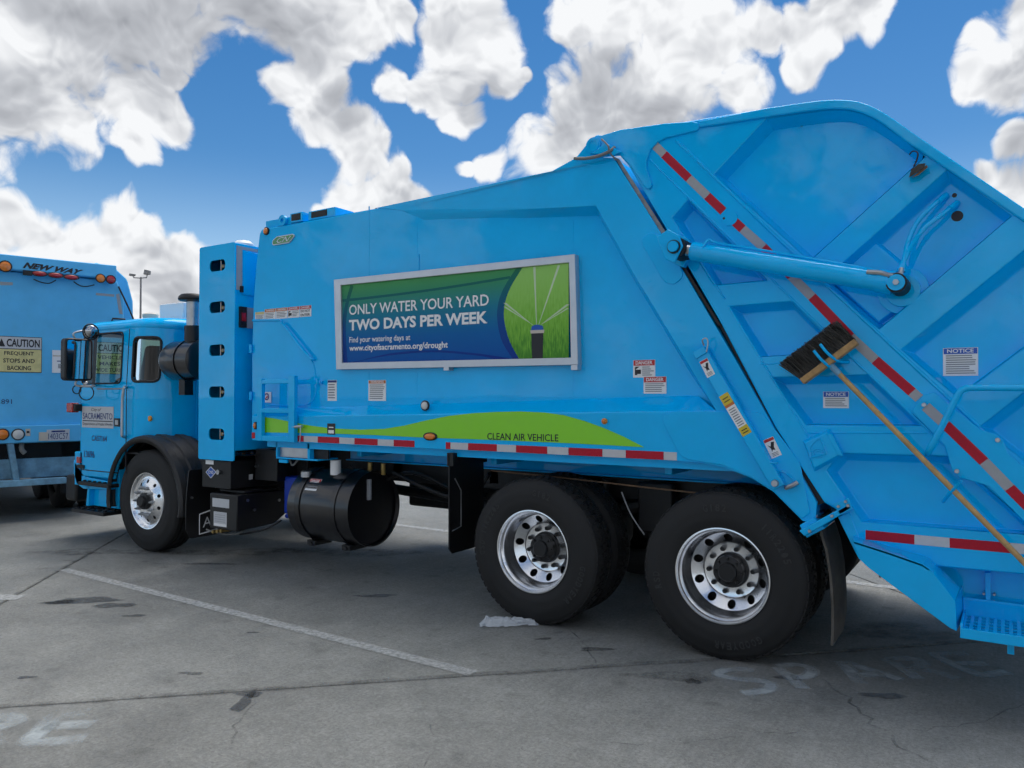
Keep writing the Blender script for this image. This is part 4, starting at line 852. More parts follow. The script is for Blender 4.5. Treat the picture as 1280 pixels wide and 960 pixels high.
    each(tg, 'bolt', bolt_y(.009, .008), [S3(*p, -.052) for p in ((1048, 633), (1057, 627))])
    # lower guard: bent plate with a wide lip
    yl = -.17; pin = [(1066, 672.5), (1110, 685), (1162, 699.5), (1171, 710), (1199, 739)]; pou = [(1066, 676), (1110, 690), (1153, 705), (1163, 712), (1194, 751)]
    g = XS(pou+[(1196, 789), (1187, 785), (1086, 710), (1073, 698)], yl); b = MB(); b.prism(g, yl, yl+.012, 'paint')
    I3 = [(lambda q: (q[0], .04, q[2]+.012))(S3(p[0], p[1], 0)) for p in pin]; O3 = [S3(p[0], p[1], yl) for p in pou]; nn = len(pin); dz = Vector((0, 0, -.012))
    lp = MB()
    for i in range(nn-1): q = [Vector(p) for p in (I3[i], I3[i+1], O3[i+1], O3[i])]; lp.loop(q, [v+dz for v in q], 'paint', True, True)
    lp.build('guard_lip', tg, weld=False)
    q1 = S3(1194, 751, yl); q2 = S3(1196, 789, yl); b.add([q1, q2, (q2[0]+.02, .15, q2[2]), (q1[0]+.02, .15, q1[2]+.02)], [(0, 1, 2, 3)], 'paint'); b.build('lower_guard', tg, bevel=.003)
    b = MB(); b.prism(XS([(1047, 646), (1062, 640), (1088, 708), (1085, 709), (1072, 696)]), -.004, .2, 'paint'); b.build('guard_post', tg, bevel=.005)
    # hopper underside with the rear panel behind the step
    yr = .17; r = XS([(1160, 700), (1400, 716), (1400, 800), (1225, 800), (1196, 770)], yr); b = MB(); b.prism(r, yr, WID-yr, 'paint'); b.build('hopper_floor', tg, bevel=.006)
    c = XS([(1231, 716), (1238, 716), (1239, 775), (1232, 775)], .12); MB().prism(c, .125, .18, 'paint').build('step_strut', tg, bevel=.003)
    each(tg, 'bolt', bolt_y(.007, .012), [S3(*p, .15) for p in ((1230, 742), (1230, 752), (1243, 743), (1243, 753))])
    # riding step: open tray with perforated tread
    y0 = -.21; y1 = .12; x0 = S(1200, 780, y0)[0]; x1 = x0+1.05; zt = S(1240, 793, y0)[1]+.01
    st = MB(); st.box(x0, x1, y1-.01, y1, zt-.03, zt+.085, 'paint'); st.box(x0, x1, y0, y0+.012, zt-.052, zt-.0, 'paint'); st.box(x0, x0+.012, y0+.012, y1-.01, zt-.052, zt+.02, 'paint'); st.box(x1-.012, x1, y0+.012, y1-.01, zt-.052, zt+.02, 'paint'); stp = st.build('riding_step', tg, bevel=.003)
    b = MB(); nx, ny = 30, 5; cw = (x1-x0-.024)/nx; ch = (y1-y0-.022)/ny; w = .016
    for i in range(nx+1): xx = x0+.012+cw*i; b.box(xx-w/2, xx+w/2, y0+.012, y1-.01, zt-.018, zt-.006, 'paint')
    for j in range(ny+1): yy = y0+.012+ch*j; b.box(x0+.012, x1-.012, yy-w/2, yy+w/2, zt-.017, zt-.007, 'paint')
    b.box(x0+.012, x1-.012, y0+.012, y1-.01, zt-.051, zt-.045, 'chassis'); b.build('perforated_tread', stp)
    b = MB(); b.box(x0+.2, x0+.23, -.12, .0, zt-.12, zt-.07, 'paint'); b.build('step_tab', stp)
    # grab rail and broom hooks
    MB().tube([S3(1160, 567, -.02), S3(1162, 562, -.10), S3(1178, 532, -.13), S3(1197, 494, -.13), S3(1206, 486, -.13), S3(1220, 484.5, -.13), S3(1290, 485, -.13), S3(1400, 486, -.13), S3(1410, 486, 0)], .0165, 'paint', 12, 4).build('grab_rail', tg)
    for pp in (((1053, 460, 0.03), (1040, 460, -.10), (1027, 450, -.17), (1017, 438, -.19)), ((1064, 452, 0.03), (1050, 452, -.10), (1036, 443, -.17), (1025, 430, -.19)), ((1179, 627, .05), (1188, 616, -.10), (1200, 603, -.16), (1201, 602, -.17))): MB().tube([S3(*p) for p in pp], .0085, 'paint', 8, 5).build('broom_hook', tg)
    # wire hook with a small brush hanging from it
    MB().tube([S3(1137, 193, .0), S3(1141, 189, -.03), S3(1147, 191, -.04), S3(1146, 200, -.04), S3(1142, 208, -.05)], .004, 'ink', 6, 5).build('wire_hook', tg)
    b = MB(); b.loop([S3(p[0], p[1], -.07) for p in ((1136, 222), (1139, 212), (1148, 205), (1157, 204), (1155, 210))], [S3(p[0], p[1], -.015) for p in ((1136, 222), (1139, 212), (1148, 205), (1157, 204), (1155, 210))], 'bristle', True, True)
    b.loop([S3(p[0], p[1], -.06) for p in ((1140, 222), (1155, 209), (1158, 206), (1160, 209), (1148, 219))], [S3(p[0], p[1], -.02) for p in ((1140, 222), (1155, 209), (1158, 206), (1160, 209), (1148, 219))], 'rust', True, True); hb = b.build('hand_brush'); tag(hb, 'small black hand brush hanging on a wire hook high on the tailgate', 'brush')
    sticker(tg, pq(1179, 434, 1222.5, 470, .082), 'NOTICE', 'blue_sign', 9, hh=.22); sticker(tg, pq(1029, 489.5, 1061, 510, .082), 'NOTICE', 'blue_sign', 5, hh=.32)
    return tg
tg = tailgate()

# ---- prop strap on the rear frame
def strap():
    y = -.055; P = XS([(867, 442), (883, 436), (1005, 640), (988, 650)], y); q = XS([(867, 442), (883, 436), (980, 606), (966, 613)], y)
    st = MB().prism(q, y, -.008, 'paint').build('safety_prop', truck, bevel=.005)
    MB().prism(XS([(866, 441), (880, 433), (884, 440), (870, 449)], y-.01), y-.012, y+.03, 'paint').build('prop_clip', st, bevel=.003)
    MB().tube([S3(880, 432, y), S3(878, 425, y-.02), S3(883, 423, y-.02), S3(885, 429, y-.02), S3(883, 440, y-.02)], .005, 'galv', 6, 5).build('spring_pin', st)
    c = S3(969, 604, y); b = MB(); b.lathe([(0, -.02), (.018, -.02), (.022, -.01), (.022, 0)], (c[0], y, c[2]), (0, 1, 0), 'galv', 16); b.build('pivot_bolt', st)
    MB().tube([S3(968, 588, -.01), S3(980, 590, -.015), S3(990, 598, -.015), S3(994, 606, -.01)], .006, 'paint', 6, 5).build('guide_rod', st); MB().tube([S3(982, 610, -.03), S3(990, 607, -.04), S3(997, 603, -.03)], .014, 'steel', 8, 3).build('lock_pin', st)
    MB().tube([S3(962, 578, -.055), S3(972, 579, -.055)], .006, 'paint', 6).build('stop_rod', st)
    def slant(p, q_, w, yy, bands):   # label strip along the prop
        P0 = Vector(S(*p, yy)); P1 = Vector(S(*q_, yy)); d = P1-P0; n = Vector((d.y, -d.x)).normalized()*w/2
        if n.x < 0: n = -n
        b = MB()
        for f0, f1, m in bands:
            a = P0+d*f0; c = P0+d*f1; b.add([(v.x, yy, v.y) for v in (a-n, a+n, c+n, c-n)], [(0, 1, 2, 3)], m)
            if m == 'white':
                for k in range(1, 9): t = f0+(f1-f0)*k/9; a2 = P0+d*t; c2 = P0+d*(t+.022); b.add([(v.x, yy-.001, v.y) for v in (a2-n*.7, a2+n*.6, c2+n*.6, c2-n*.7)], [(0, 1, 2, 3)], 'lines')
            if m == 'yellow': 
                for t in (.35, .65): tt = f0+(f1-f0)*t; a2 = P0+d*tt; c2 = P0+d*(tt+.02); b.add([(v.x, yy-.001, v.y) for v in (a2-n*.6, a2+n*.6, c2+n*.6, c2-n*.6)], [(0, 1, 2, 3)], 'ink')
        return b.build('label_strip', st, flat=True)
    slant((904, 493), (934, 543), .062, y-.0015, ((0, .24, 'yellow'), (.24, .3, 'orange'), (.3, .8, 'white'), (.8, 1, 'yellow')))
    def bird(p, q_, w, yy, par):
        P0 = Vector(S(*p, yy)); P1 = Vector(S(*q_, yy)); d = P1-P0; n = Vector((d.y, -d.x)).normalized()*w/2
        if n.x < 0: n = -n
        f = lambda s, t: (lambda v: (v.x, yy-.0012, v.y))(P0+d*t+n*s)
        b = MB(); b.add([(v.x, yy, v.y) for v in (P0-n, P0+n, P1+n, P1-n)], [(0, 1, 2, 3)], 'white'); b.add([f(-.95, .02), f(.95, .02), f(.95, .16), f(-.95, .16)], [(0, 1, 2, 3)], 'red')
        b.add([f(-.7, .30), f(-.2, .42), f(.2, .22), f(.75, .26), f(.3, .5), f(.35, .66), f(-.1, .6), f(-.35, .7), f(-.3, .5)], [(0, 1, 8), (1, 2, 3, 4), (1, 4, 6, 8), (4, 5, 6), (6, 7, 8)], 'ink')
        for k in range(3): b.add([f(-.6, .76+.07*k), f(.6, .76+.07*k), f(.6, .79+.07*k), f(-.6, .79+.07*k)], [(0, 1, 2, 3)], 'lines')
        b.build('warning_sticker', par, flat=True)
    bird((879, 450), (889, 470), .055, y-.0015, st); bird((960, 548), (971, 571), .065, -.0095, st)
strap()

# ---- broom held on the tailgate hooks
def broom():
    y = -.11; h0 = Vector(S3(981, 466, y)); h1 = Vector(S3(1068, 418, y)); p0 = Vector(S3(1032, 450, y)); p1 = Vector(S3(1281, 704, y)); d = (p1-p0).normalized(); ax = (h1-h0).normalized()
    b0 = Vector(S3(1003, 477, y)); b1 = Vector(S3(1071, 427, y)); ax = (b1-b0).normalized(); up = Vector((-ax.z, 0, ax.x)); up = up if up.z > 0 else -up
    br = empty('push_broom', (b0+b1)/2); tag(br, 'push broom with black bristles and wooden handle hung upside down on the tailgate', 'broom')
    off = -br.location
    def fin(m, name, **k): m.v = [tuple(Vector(v)+off) for v in m.v]; return m.build(name, br, **k)
    m = MB(); hh = .038; A = [b0-up*hh*.5, b1-up*hh*.5, b1+up*hh*.5, b0+up*hh*.5]; m.loop([v+Vector((0, -.032, 0)) for v in A], [v+Vector((0, .032, 0)) for v in A], 'wood_block', True, True); fin(m, 'broom_block', bevel=.006)
    m = MB(); L = (b1-b0).length; rnd = random.Random(3)
    for i in range(3600):
        t = rnd.random(); yy = rnd.uniform(-.03, .03); s = b0+ax*(t*L)+up*hh*.45+Vector((0, yy, 0)); ln = rnd.uniform(.115, .145); bend = ax*rnd.gauss(-.022, .012)+Vector((0, yy*.6+rnd.gauss(0, .012), 0)); e = s+up*ln+bend; w = Vector((-ax.z*0+.0, 0, 0)); side = (ax*rnd.uniform(-1, 1)+Vector((0, rnd.uniform(-1, 1), 0))).normalized()*.0026
        m.add([s-side, s+side, e+side*.7, e-side*.7], [(0, 1, 2, 3)], 'bristle_pale' if rnd.random() < .05 else 'bristle')
    A = [b0+ax*.01+up*hh*.4, b1-ax*.01+up*hh*.4, b1-ax*.03+up*.115, b0-ax*.03+up*.115]; m.loop([v+Vector((0, -.026, 0)) for v in A], [v+Vector((0, .026, 0)) for v in A], 'bristle', True, True)
    o = fin(m, 'bristles', flat=True, weld=False); o['kind'] = 'stuff'
    m = MB(); st = p0-d*.02; m.tube([st, st+d*.08, st+d*1.75], [.0135, .0145, .0145], 'wood', 12); m.sphere(st+d*1.75, .0145, 'wood', 10); fin(m, 'handle')
    m = MB(); m.cyl(st+d*.03, st+d*.13, .0175, 'paint_worn', 12); fin(m, 'ferrule')
broom()

# ---- compressed gas cabinet behind the cab
def cabinet():
    x0, x1 = -3.862, -3.315; z0, z1 = 1.018, 3.115; b = MB(); cx = S(271, 440)[0]; hs = []
    for py in (332, 384, 437.7, 490, 542.7):
        z = S(271, py)[1]; hs.append(fillet([(cx-.12, z-.055), (cx+.12, z-.055), (cx+.12, z+.055), (cx-.12, z+.055)], .05, 4))
    b.prism(fillet([(x0, z0), (x1, z0), (x1, z1), (x0, z1)], .02, 2), 0, .012, 'paint', hs); cb = b.build('gas_cabinet', truck)
    b = MB(); b.box(x0+.004, x1-.02, .012, WID-.012, z0+.10, z1-.004, 'paint'); b.v = b.v; 
    # hollow casing: outer panels with an open near end behind the side plate
    b = MB(); b.box(x0+.004, x0+.02, .012, WID, z0, z1-.004, 'paint'); b.box(x1-.02, x1-.004, .012, WID, z0+.10, z1-.004, 'paint'); b.box(x0+.02, x1-.02, .012, WID, z1-.02, z1-.005, 'paint'); b.box(x0+.02, x1-.02, .012, WID, z0+.1, z0+.12, 'chassis'); b.box(x0+.02, x1-.02, WID-.02, WID, z0+.1, z1-.02, 'paint'); b.build('cabinet_casing', cb, bevel=.006)
    for k, py in enumerate((332, 384, 437.7, 490, 542.7)):
        z = S(271, py)[1]; b = MB(); b.lathe([(0, .14), (.05, .13), (.19, .26), (.2, .4), (.2, 2.1), (0, 2.2)], (cx-.02, 0, z), (0, 1, 0), 'chassis', 20); b.build('gas_cylinder', cb)
        b = MB(); b.cyl((cx+.02, .05, z), (cx+.02, .14, z), .018, 'brass', 10); b.cyl((cx+.02, .06, z), (cx+.075, .06, z), .014, 'galv', 8); b.cyl((cx+.02, .03, z-.05), (cx+.02, .03, z+.05), .006, 'steel', 6); b.build('valve', cb)
    # rear face: access panel, grey seal, marker lamp, notice
    xr = x1-.004; b = MB(); b.box(xr-.002, xr+.006, .09, 1.2, 2.62, z1-.07, 'paint'); b.build('rear_panel', cb, bevel=.003)
    b = MB(); b.box(xr, xr+.003, .02, .085, 2.66, z1-.03, 'grey_ref'); b.box(xr, xr+.004, .085, 1.0, z1-.06, z1-.03, 'grey_ref'); b.build('gasket', cb)
    b = MB(); b.box(xr, xr+.03, .05, .12, 2.30, 2.5, 'chassis'); b.box(xr+.03, xr+.035, .06, .11, 2.36, 2.44, 'red_lens'); b.build('marker_lamp', cb); b = MB(); b.box(xr, xr+.01, .14, .32, 2.30, 2.50, 'grey_ref'); b.build('information_plate', cb)
    b = MB(); b.box(xr, xr+.02, .06, .09, 2.64, 2.70, 'chassis'); b.build('panel_latch', cb)
    b = MB(); b.lathe([(.10, 0), (.10, .02), (.07, .05), (0, .065)], (-3.42, .18, z1-.004), (0, 0, 1), 'white', 20); b.build('vent_cap', cb)
    # black support structure below with fill box and stickers
    b = MB(); b.box(-3.84, -3.40, .03, .6, .74, 1.01, 'chassis'); b.box(-3.36, -2.85, .5, .56, .80, 1.18, 'chassis'); b.box(-3.32, -3.0, .25, .5, .82, 1.12, 'chassis'); sf = b.build('support_frame', truck, bevel=.006)
    q = [S3(*p, .026) for p in ((263.5, 598), (270.5, 590), (263.5, 583), (257, 590))]; b = MB(); b.add(q, [(0, 1, 2, 3)], 'white'); c = sum((Vector(p) for p in q), Vector())/4; b.add([c+(Vector(p)-c)*.86+Vector((0, -.001, 0)) for p in q], [(0, 1, 2, 3)], 'blue_sign'); b.text('CNG', [(c.x-.04, .024, c.z-.016), (c.x+.04, .024, c.z-.016), (c.x+.04, .024, c.z+.016), (c.x-.04, .024, c.z+.016)], 'white', bold=.02); b.build('fuel_diamond', sf, flat=True)
    MB().quad(pq(257, 575.5, 267, 580, .026), 'white').build('label', sf, flat=True)
    b = MB(); c = S3(274, 590, .02); b.cyl((c[0], 0, c[2]), (c[0], .05, c[2]), .025, 'steel', 10); b.build('fill_knob', sf)
    b = MB(); b.box(-3.0, -2.995, .5, .75, .9, .95, 'white'); MB().quad([S3(*p, .24) for p in ((289, 604), (316, 599), (316, 592.5), (289, 596.5))], 'grey_ref').build('label', sf, flat=True)
    each(sf, 'bolt', bolt_y(.012, .012), [S3(px, py, .245) for px, py in ((302, 557.5), (306, 557), (313, 556.5), (317, 556), (304, 567), (315, 566), (296, 583), (299, 582), (309, 587), (320, 583), (296, 589))])
    # black battery box with rounded rear end
    yb = .0; x0 = S(262, 640, yb)[0]; x1 = S(296, 640, yb)[0]; z1 = S(275, 617, yb)[1]; z0 = S(275, 662, yb)[1]
    b = MB(); b.prismx(fillet([(yb, z0), (yb+.45, z0+.02), (yb+.66, z0+.14), (yb+.66, z1), (yb, z1)], [.0, .1, .12, .02, .0], 4), x0, x1, 'black'); bb = b.build('battery_box', truck, bevel=.012)
    each(bb, 'bolt', lambda b: b.cyl((-.01, 0, 0), (.012, 0, 0), .014, 'steel', 8), [(x1, y, z) for y, z in ((.12, z1-.06), (.5, z1-.1), (.2, z1-.16))])
    MB().box(x0+.02, x1-.02, .1, .5, z1, z1+.03, 'black').build('box_lid', bb, bevel=.01)
    MB().quad(pq(265.5, 624.5, 286.5, 633, yb-.002), 'white_ref').build('label', bb, flat=True); q = pq(267, 641, 283.5, 657, yb-.002); b = MB(); b.quad(q, 'white_ref'); b.quad(sub(q, .03, .02, .97, .2), 'white'); 
    for k in range(4): b.quad(sub(q, .1, .32+.15*k, .88, .36+.15*k), 'grey_ref')
    b.build('label', bb, flat=True)
    each(bb, 'air_fitting', lambda b: b.cyl((0, -.04, 0), (0, .12, 0), .017, 'brass', 8), [S3(270+5*k, 664-k*.5, .03) for k in range(3)]); MB().tube([S3(258, 662, .05), S3(268, 665, .05), S3(285, 668, .08), S3(300, 666, .1), S3(307, 660, .15), S3(306, 655, .2)], .008, 'hose', 6, 5).build('air_line', bb); MB().tube([S3(300, 668, .1), S3(330, 662, .1), S3(352, 650, .2)], .01, 'black', 6, 5).build('air_line', bb)
cabinet()

# ---- hydraulic oil drum and its neighbours
def drum():
    c = Vector((-2.60, .345, .645)); L = .77; r = .33
    b = MB(); b.lathe([(0, 0), (r-.02, 0), (r-.005, .006), (r, .02), (r, L-.02), (r+.004, L-.02), (r+.004, L), (r-.01, L), (r-.018, L-.03), (0, L-.03)], c, (1, 0, 0), 'black_gloss', 64); dr = b.build('oil_tank', truck)
    for x in (.14, .58): b = MB(); b.lathe([(r+.001, -.03), (r+.007, -.03), (r+.007, .03), (r+.001, .03)], c+Vector((x, 0, 0)), (1, 0, 0), 'black_gloss', 64); b.box(c.x+x-.05, c.x+x+.05, c.y-.16, c.y+.05, c.z-r-.035, c.z-r+.01, 'chassis'); b.cyl((c.x+x, c.y-.17, c.z-r-.02), (c.x+x, c.y-.09, c.z-r-.02), .02, 'chassis', 8); b.build('strap', dr)
    b = MB(); b.cyl((c.x+.42, c.y-.13, c.z+r-.04), (c.x+.42, c.y-.13, c.z+r+.09), .048, 'white', 20); b.build('filter_cap', dr)
    b = MB(); b.cyl((c.x+.12, c.y-.2, c.z+r-.07), (c.x+.12, c.y-.2, c.z+r-.02), .05, 'galv', 14); b.build('filler_cap', dr)
    b = MB(); b.cyl((c.x+L-.02, c.y-.05, c.z+.08), (c.x+L-.02, c.y-.05, c.z+.26), .022, 'grey_ref', 10); b.build('sight_gauge', dr)
    # danger label wrapped on the drum
    a0, a1 = R_(28), R_(49); q = [(c.x+xx, c.y-math.cos(a)*(r+.003), c.z+math.sin(a)*(r+.003)) for xx, a in ((.20, a0), (.345, a0), (.345, a1), (.20, a1))]; sticker(dr, q, 'DANGER', 'red', 3, hh=.4, n=(0, .85, -.5))
    each(dr, 'hose_fitting', lambda b: b.cyl((0, 0, -.04), (0, 0, .06), .022, 'brass', 10), [(c.x+dx, c.y+.1, c.z+r) for dx in (.62, .78)])
    MB().tube([(c.x-.1, c.y-.2, 1.05), (c.x-.06, c.y-.2, 1.0), (c.x+.0, c.y-.18, 1.07)], .01, 'hose', 6, 4).build('hose', dr)
    b = MB(); b.box(-3.02, -2.80, .35, .6, .50, .86, 'blue_plastic'); b.box(-3.0, -2.82, .34, .61, .46, .5, 'blue_plastic'); b.build('fluid_tank', truck, bevel=.015)
drum()

# ---- front fender and flap
def fender():
    for side in (0, 1):
        b = MB(); c = (-4.75, 0, .535); prof = [(-.035, .615), (-.05, .66), (-.03, .685), (.035, .695), (.05, .682), (.11, .682), (.125, .698), (.19, .698), (.205, .684), (.27, .684), (.285, .70), (.36, .70), (.375, .685), (.43, .68)]; n = len(prof); k = 36; vs = []
        for j in range(k+1):
            a = R_(-14)+(R_(196)-R_(-14))*j/k
            for y, r in prof:
                z = c[2]+r*math.sin(a)*1.0; x = c[0]+r*math.cos(a)*(1.0 if math.cos(a) < 0 else 1.0); yy = y if not side else WID-y; vs.append((x, yy, max(z, .42)))
        b.add(vs, [(j*n+i, j*n+i+1, (j+1)*n+i+1, (j+1)*n+i) for j in range(k) for i in range(n-1)], 'plastic'); o = b.build('fender', truck, angle=40); sm = o.modifiers.new('solid', 'SOLIDIFY'); sm.thickness = .012
    b = MB(); b.prismx(fillet([(-.03, .30), (.02, .21), (.52, .21), (.55, .25), (.55, .9), (-.0, .9), (-.03, .6)], .03, 3), -4.02, -4.008, 'black'); fl = b.build('mud_flap', truck)
    xx = -4.0065; b = MB(); b.tube([(xx, .42, .50), (xx, .12, .44), (xx, .12, .24), (xx, .42, .27)], .008, 'white', 4); b.text('AU', [(xx-.001, .16, .30), (xx-.001, .36, .31), (xx-.001, .36, .42), (xx-.001, .16, .40)], 'white'); b.build('flap_emblem', fl, flat=True)
    each(fl, 'bolt', lambda b: b.cyl((-.01, 0, 0), (.008, 0, 0), .012, 'steel', 8), [(-4.0, y, z) for y, z in ((.03, .62), (.3, .86), (.3, .7))])
fender()

# ---- cab
mat('mirror_dark', (.45, .47, .5), .06, metal=1)  # darker copy of mirror: a dull reflection put into the metal colour
def path(s):     # plan of the cab side: straight door, rounded rear corner
    X0, Xc, a, b_ = -6.04, -5.02, .40, .52
    if s <= Xc-X0: return (X0+s, 0.0)
    t = min((s-(Xc-X0))/.72, 1.0)*math.pi/2; return (Xc+a*math.sin(t), b_*(1-math.cos(t)))
def cab():
    X0 = -6.04; zb, zt = .73, 2.385; Ls = (-5.02+6.04)+.72
    def wp(s, z, off=0, side=0):
        x, y = path(s); x2, y2 = path(min(s+.01, Ls)); x1, y1 = path(max(s-.01, 0)); tx, ty = x2-x1, y2-y1; l = math.hypot(tx, ty) or 1; y += -off*tx/l; x += off*ty/l
        lean = .05*max(0, (z-1.75))*1.0; y += lean
        return (x, y if not side else WID-y, z)
    # survey the two near windows on the wall
    def s_at(px, z):
        best = min((abs(proj(wp(s, z))[0]-px), s) for s in [i*.005 for i in range(int(Ls/.005))]); return best[1]
    z_s0, z_s1 = 1.775, 2.345
    d0, d1 = s_at(104, 2.0), s_at(152.5, 2.0); c0, c1 = s_at(167, 2.05), s_at(201, 2.05)
    def z_at(s, py):
        return min((abs(proj(wp(s, z))[1]-py), z) for z in [1.5+i*.005 for i in range(200)])[1]
    dz0, dz1 = z_at(d1-.1, 479), z_at(d1-.1, 415.5); cz0, cz1 = z_at((c0+c1)/2, 477), z_at((c0+c1)/2, 421.5)
    def inside(s, z, a0, a1, z0, z1, r):
        if not (a0 < s < a1 and z0 < z < z1): return False
        dx = max(a0+r-s, s-(a1-r), 0); dz = max(z0+r-z, z-(z1-r), 0); return dx*dx+dz*dz < r*r
    def wall(side):
        b = MB(); ns, nz = 116, 110; ids = {}; vs = []; fs = []
        def vid(i, j):
            if (i, j) not in ids: ids[(i, j)] = len(vs); vs.append(wp(Ls*i/ns, zb+(zt-zb)*j/nz, 0, side))
            return ids[(i, j)]
        for i in range(ns):
            for j in range(nz):
                s = Ls*(i+.5)/ns; z = zb+(zt-zb)*(j+.5)/nz
                if inside(s, z, d0, d1, dz0, dz1, .06) or inside(s, z, c0, c1, cz0, cz1, .07): continue
                if (path(s)[0]+4.75)**2+(z-.535)**2 < .64**2: continue
                fs.append((vid(i, j), vid(i+1, j), vid(i+1, j+1), vid(i, j+1)))
        b.add(vs, fs, 'paint'); return b
    cabo = wall(0).build('cab', truck, angle=50); m = cabo.modifiers.new('solid', 'SOLIDIFY'); m.thickness = .03; m.offset = -1
    fw = wall(1).build('far_wall', cabo, angle=50)
    def rr(a0, a1, z0, z1, r, n=5): return fillet([(a0, z0), (a1, z0), (a1, z1), (a0, z1)], r, n)
    def dens(l, n=6):
        out = []
        for i in range(len(l)):
            p, q = Vector(l[i]), Vector(l[(i+1) % len(l)]); k = max(1, int((q-p).length/.06))
            for j in range(k): out.append(tuple(p.lerp(q, j/k)))
        return out
    for side in (0, 1):
        for a0, a1, z0, z1, r, g in ((d0, d1, dz0, dz1, .06, .009), (c0, c1, cz0, cz1, .07, .014)):
            lp = dens(rr(a0, a1, z0, z1, r)); MB().tube([wp(s, z, .004, side) for s, z in lp], g, 'black', 8, closed=True).build('window_gasket', cabo)
            k = 8; vs = [wp(a0+(a1-a0)*i/k, z, -.012, side) for z in (z0, z1) for i in range(k+1)]; MB().add(vs, [(i, i+1, k+2+i, k+1+i) for i in range(k)], 'glass' if a0 == d0 else 'glass_darkened').build('window', cabo)
    # division bar of the door window, door seams, sill bead
    sv = s_at(120, 2.05); MB().add([wp(sv-.035, dz0, .012), wp(sv+.035, dz0, .012), wp(sv+.025, dz1, .012), wp(sv-.045, dz1, .012)], [(0, 1, 2, 3)], 'black').build('vent_bar', cabo)
    ds = s_at(158, 1.5); zd = .80
    MB().tube([wp(ds, z, .0) for z in (zd, 1.2, 1.7, 2.0, 2.37)], .006, 'ink', 6).build('door_seam', cabo); MB().tube([wp(s, zd, 0) for s in (.03, .3, ds-.15)], .006, 'ink', 6).build('door_seam', cabo); MB().tube([wp(s, dz0-.06, .003) for s in (.35, .6, ds-.08)], .008, 'galv', 6).build('sill_bead', cabo)
    # roof with a rolled gutter
    def plan(off, k=24, Z=0):
        pts = [path(Ls*i/k) for i in range(k+1)]; near = [(x, y+.06) for x, y in pts]; far = [(x, WID-y-.06) for x, y in reversed(pts)]; l = near+far; return inset(l, off)
    lev = [(-.005, zt-.03), (-.035, zt-.005), (-.03, zt+.035), (.0, zt+.075), (.08, zt+.105), (.3, zt+.125)]
    b = MB(); loops = [[(x, y, z) for x, y in plan(o)] for o, z in lev]
    for a, c_ in zip(loops, loops[1:]): b.loop(a, c_, 'paint', False)
    n = len(loops[0]); b.add(loops[-1], [tuple(range(n))], 'paint'); b.build('roof', cabo, angle=60)
    b = MB(); b.prismz(plan(.0), zb+.28, zb+.30, 'skin_grey'); b.build('cab_floor', cabo)
    # front wall with the windscreen opening, and back wall
    def front():
        b = MB(); o = [(.02, zb), (WID-.02, zb), (WID-.08, zt), (.08, zt)]; h = [fillet([(.12, 1.60), (WID-.12, 1.60), (WID-.14, 2.33), (.14, 2.33)], .07, 4)]
        b.prism(o, 0, .05, 'paint', h); b.v = [(-6.09+.05-y+ (.10*max(0, z-1.5)), x, z) for x, y, z in b.v]; b.build('front_wall', cabo)
        MB().add([(-6.05, .1, 1.58), (-6.05, WID-.1, 1.58), (-5.96, WID-.1, 2.35), (-5.96, .1, 2.35)], [(0, 1, 2, 3)], 'glass').build('windscreen', cabo)
    front()
    b = MB(); b.box(-4.64, -4.61, .5, WID-.5, zb+.2, zt, 'paint')
    b.build('back_wall', cabo); b = MB(); b.box(-4.70, -4.645, .5, WID-.5, 1.0, 2.2, 'skin_grey'); b.build('back_lining', cabo)
    # interior
    for yy in (.17, 1.70):
        b = MB(); b.box(-5.62, -5.22, yy, yy+.54, 1.25, 1.42, 'seat'); b.loop([(-5.22, yy, 1.4), (-5.34, yy, 1.4), (-5.34, yy+.54, 1.4), (-5.22, yy+.54, 1.4)], [(-5.06, yy+.05, 2.2), (-5.16, yy+.05, 2.2), (-5.16, yy+.49, 2.2), (-5.06, yy+.49, 2.2)], 'seat', True, True); b.build('seat', cabo, bevel=.04)
    b = MB(); b.box(-5.98, -5.70, .08, WID-.08, 1.35, 1.62, 'skin_grey'); b.build('dashboard', cabo, bevel=.04)
    b = MB(); b.lathe([(.20+.015*math.cos(t), .015*math.sin(t)) for t in [2*math.pi*i/8 for i in range(9)]], (-5.72, .45, 1.74), (.55, 0, .8), 'black', 28); b.cyl((-5.80, .45, 1.5), (-5.72, .45, 1.74), .03, 'black', 8); b.build('steering_wheel', cabo)
    # door furniture
    q0 = [wp(s_at(p, 1.5), z_at(1, 1) if 0 else 0) for p in ()]
    def wq(px0, py0, px1, py1, off):
        x0, z0 = S(px0, py1, -off); x1, z1 = S(px1, py0, -off); return [(x0, -off, z0), (x1, -off, z0), (x1, -off, z1), (x0, -off, z1)]
    q = wq(102.5, 508.5, 142, 534, .005); b = MB(); b.quad(q, 'white_ref'); b.text('City of', sub(q, .3, .74, .62, .93), 'ink', shear=.3); b.text('SACRAMENTO', sub(q, .03, .40, .97, .70), 'ink_blue', bold=.008); b.quad(sub(q, .02, .30, .98, .34), 'ink'); b.text('Department of Public Works', sub(q, .03, .08, .97, .24), 'ink'); b.build('door_sign', cabo, flat=True)
    MB().text('CA57164', wq(114.5, 545, 133.5, 551, .004), 'ink_blue', bold=.015).build('door_number', cabo, flat=True); MB().text('13696', wq(105, 564, 118, 571.5, .004), 'ink_blue', bold=.01).build('door_number', cabo, flat=True)
    b = MB(); q = wq(142.5, 523, 149, 533, .01); b.loop(q, [(p[0], 0, p[2]) for p in q], 'chassis'); b.quad(sub(q, .2, .2, .8, .8), 'steel'); b.build('door_handle', cabo)
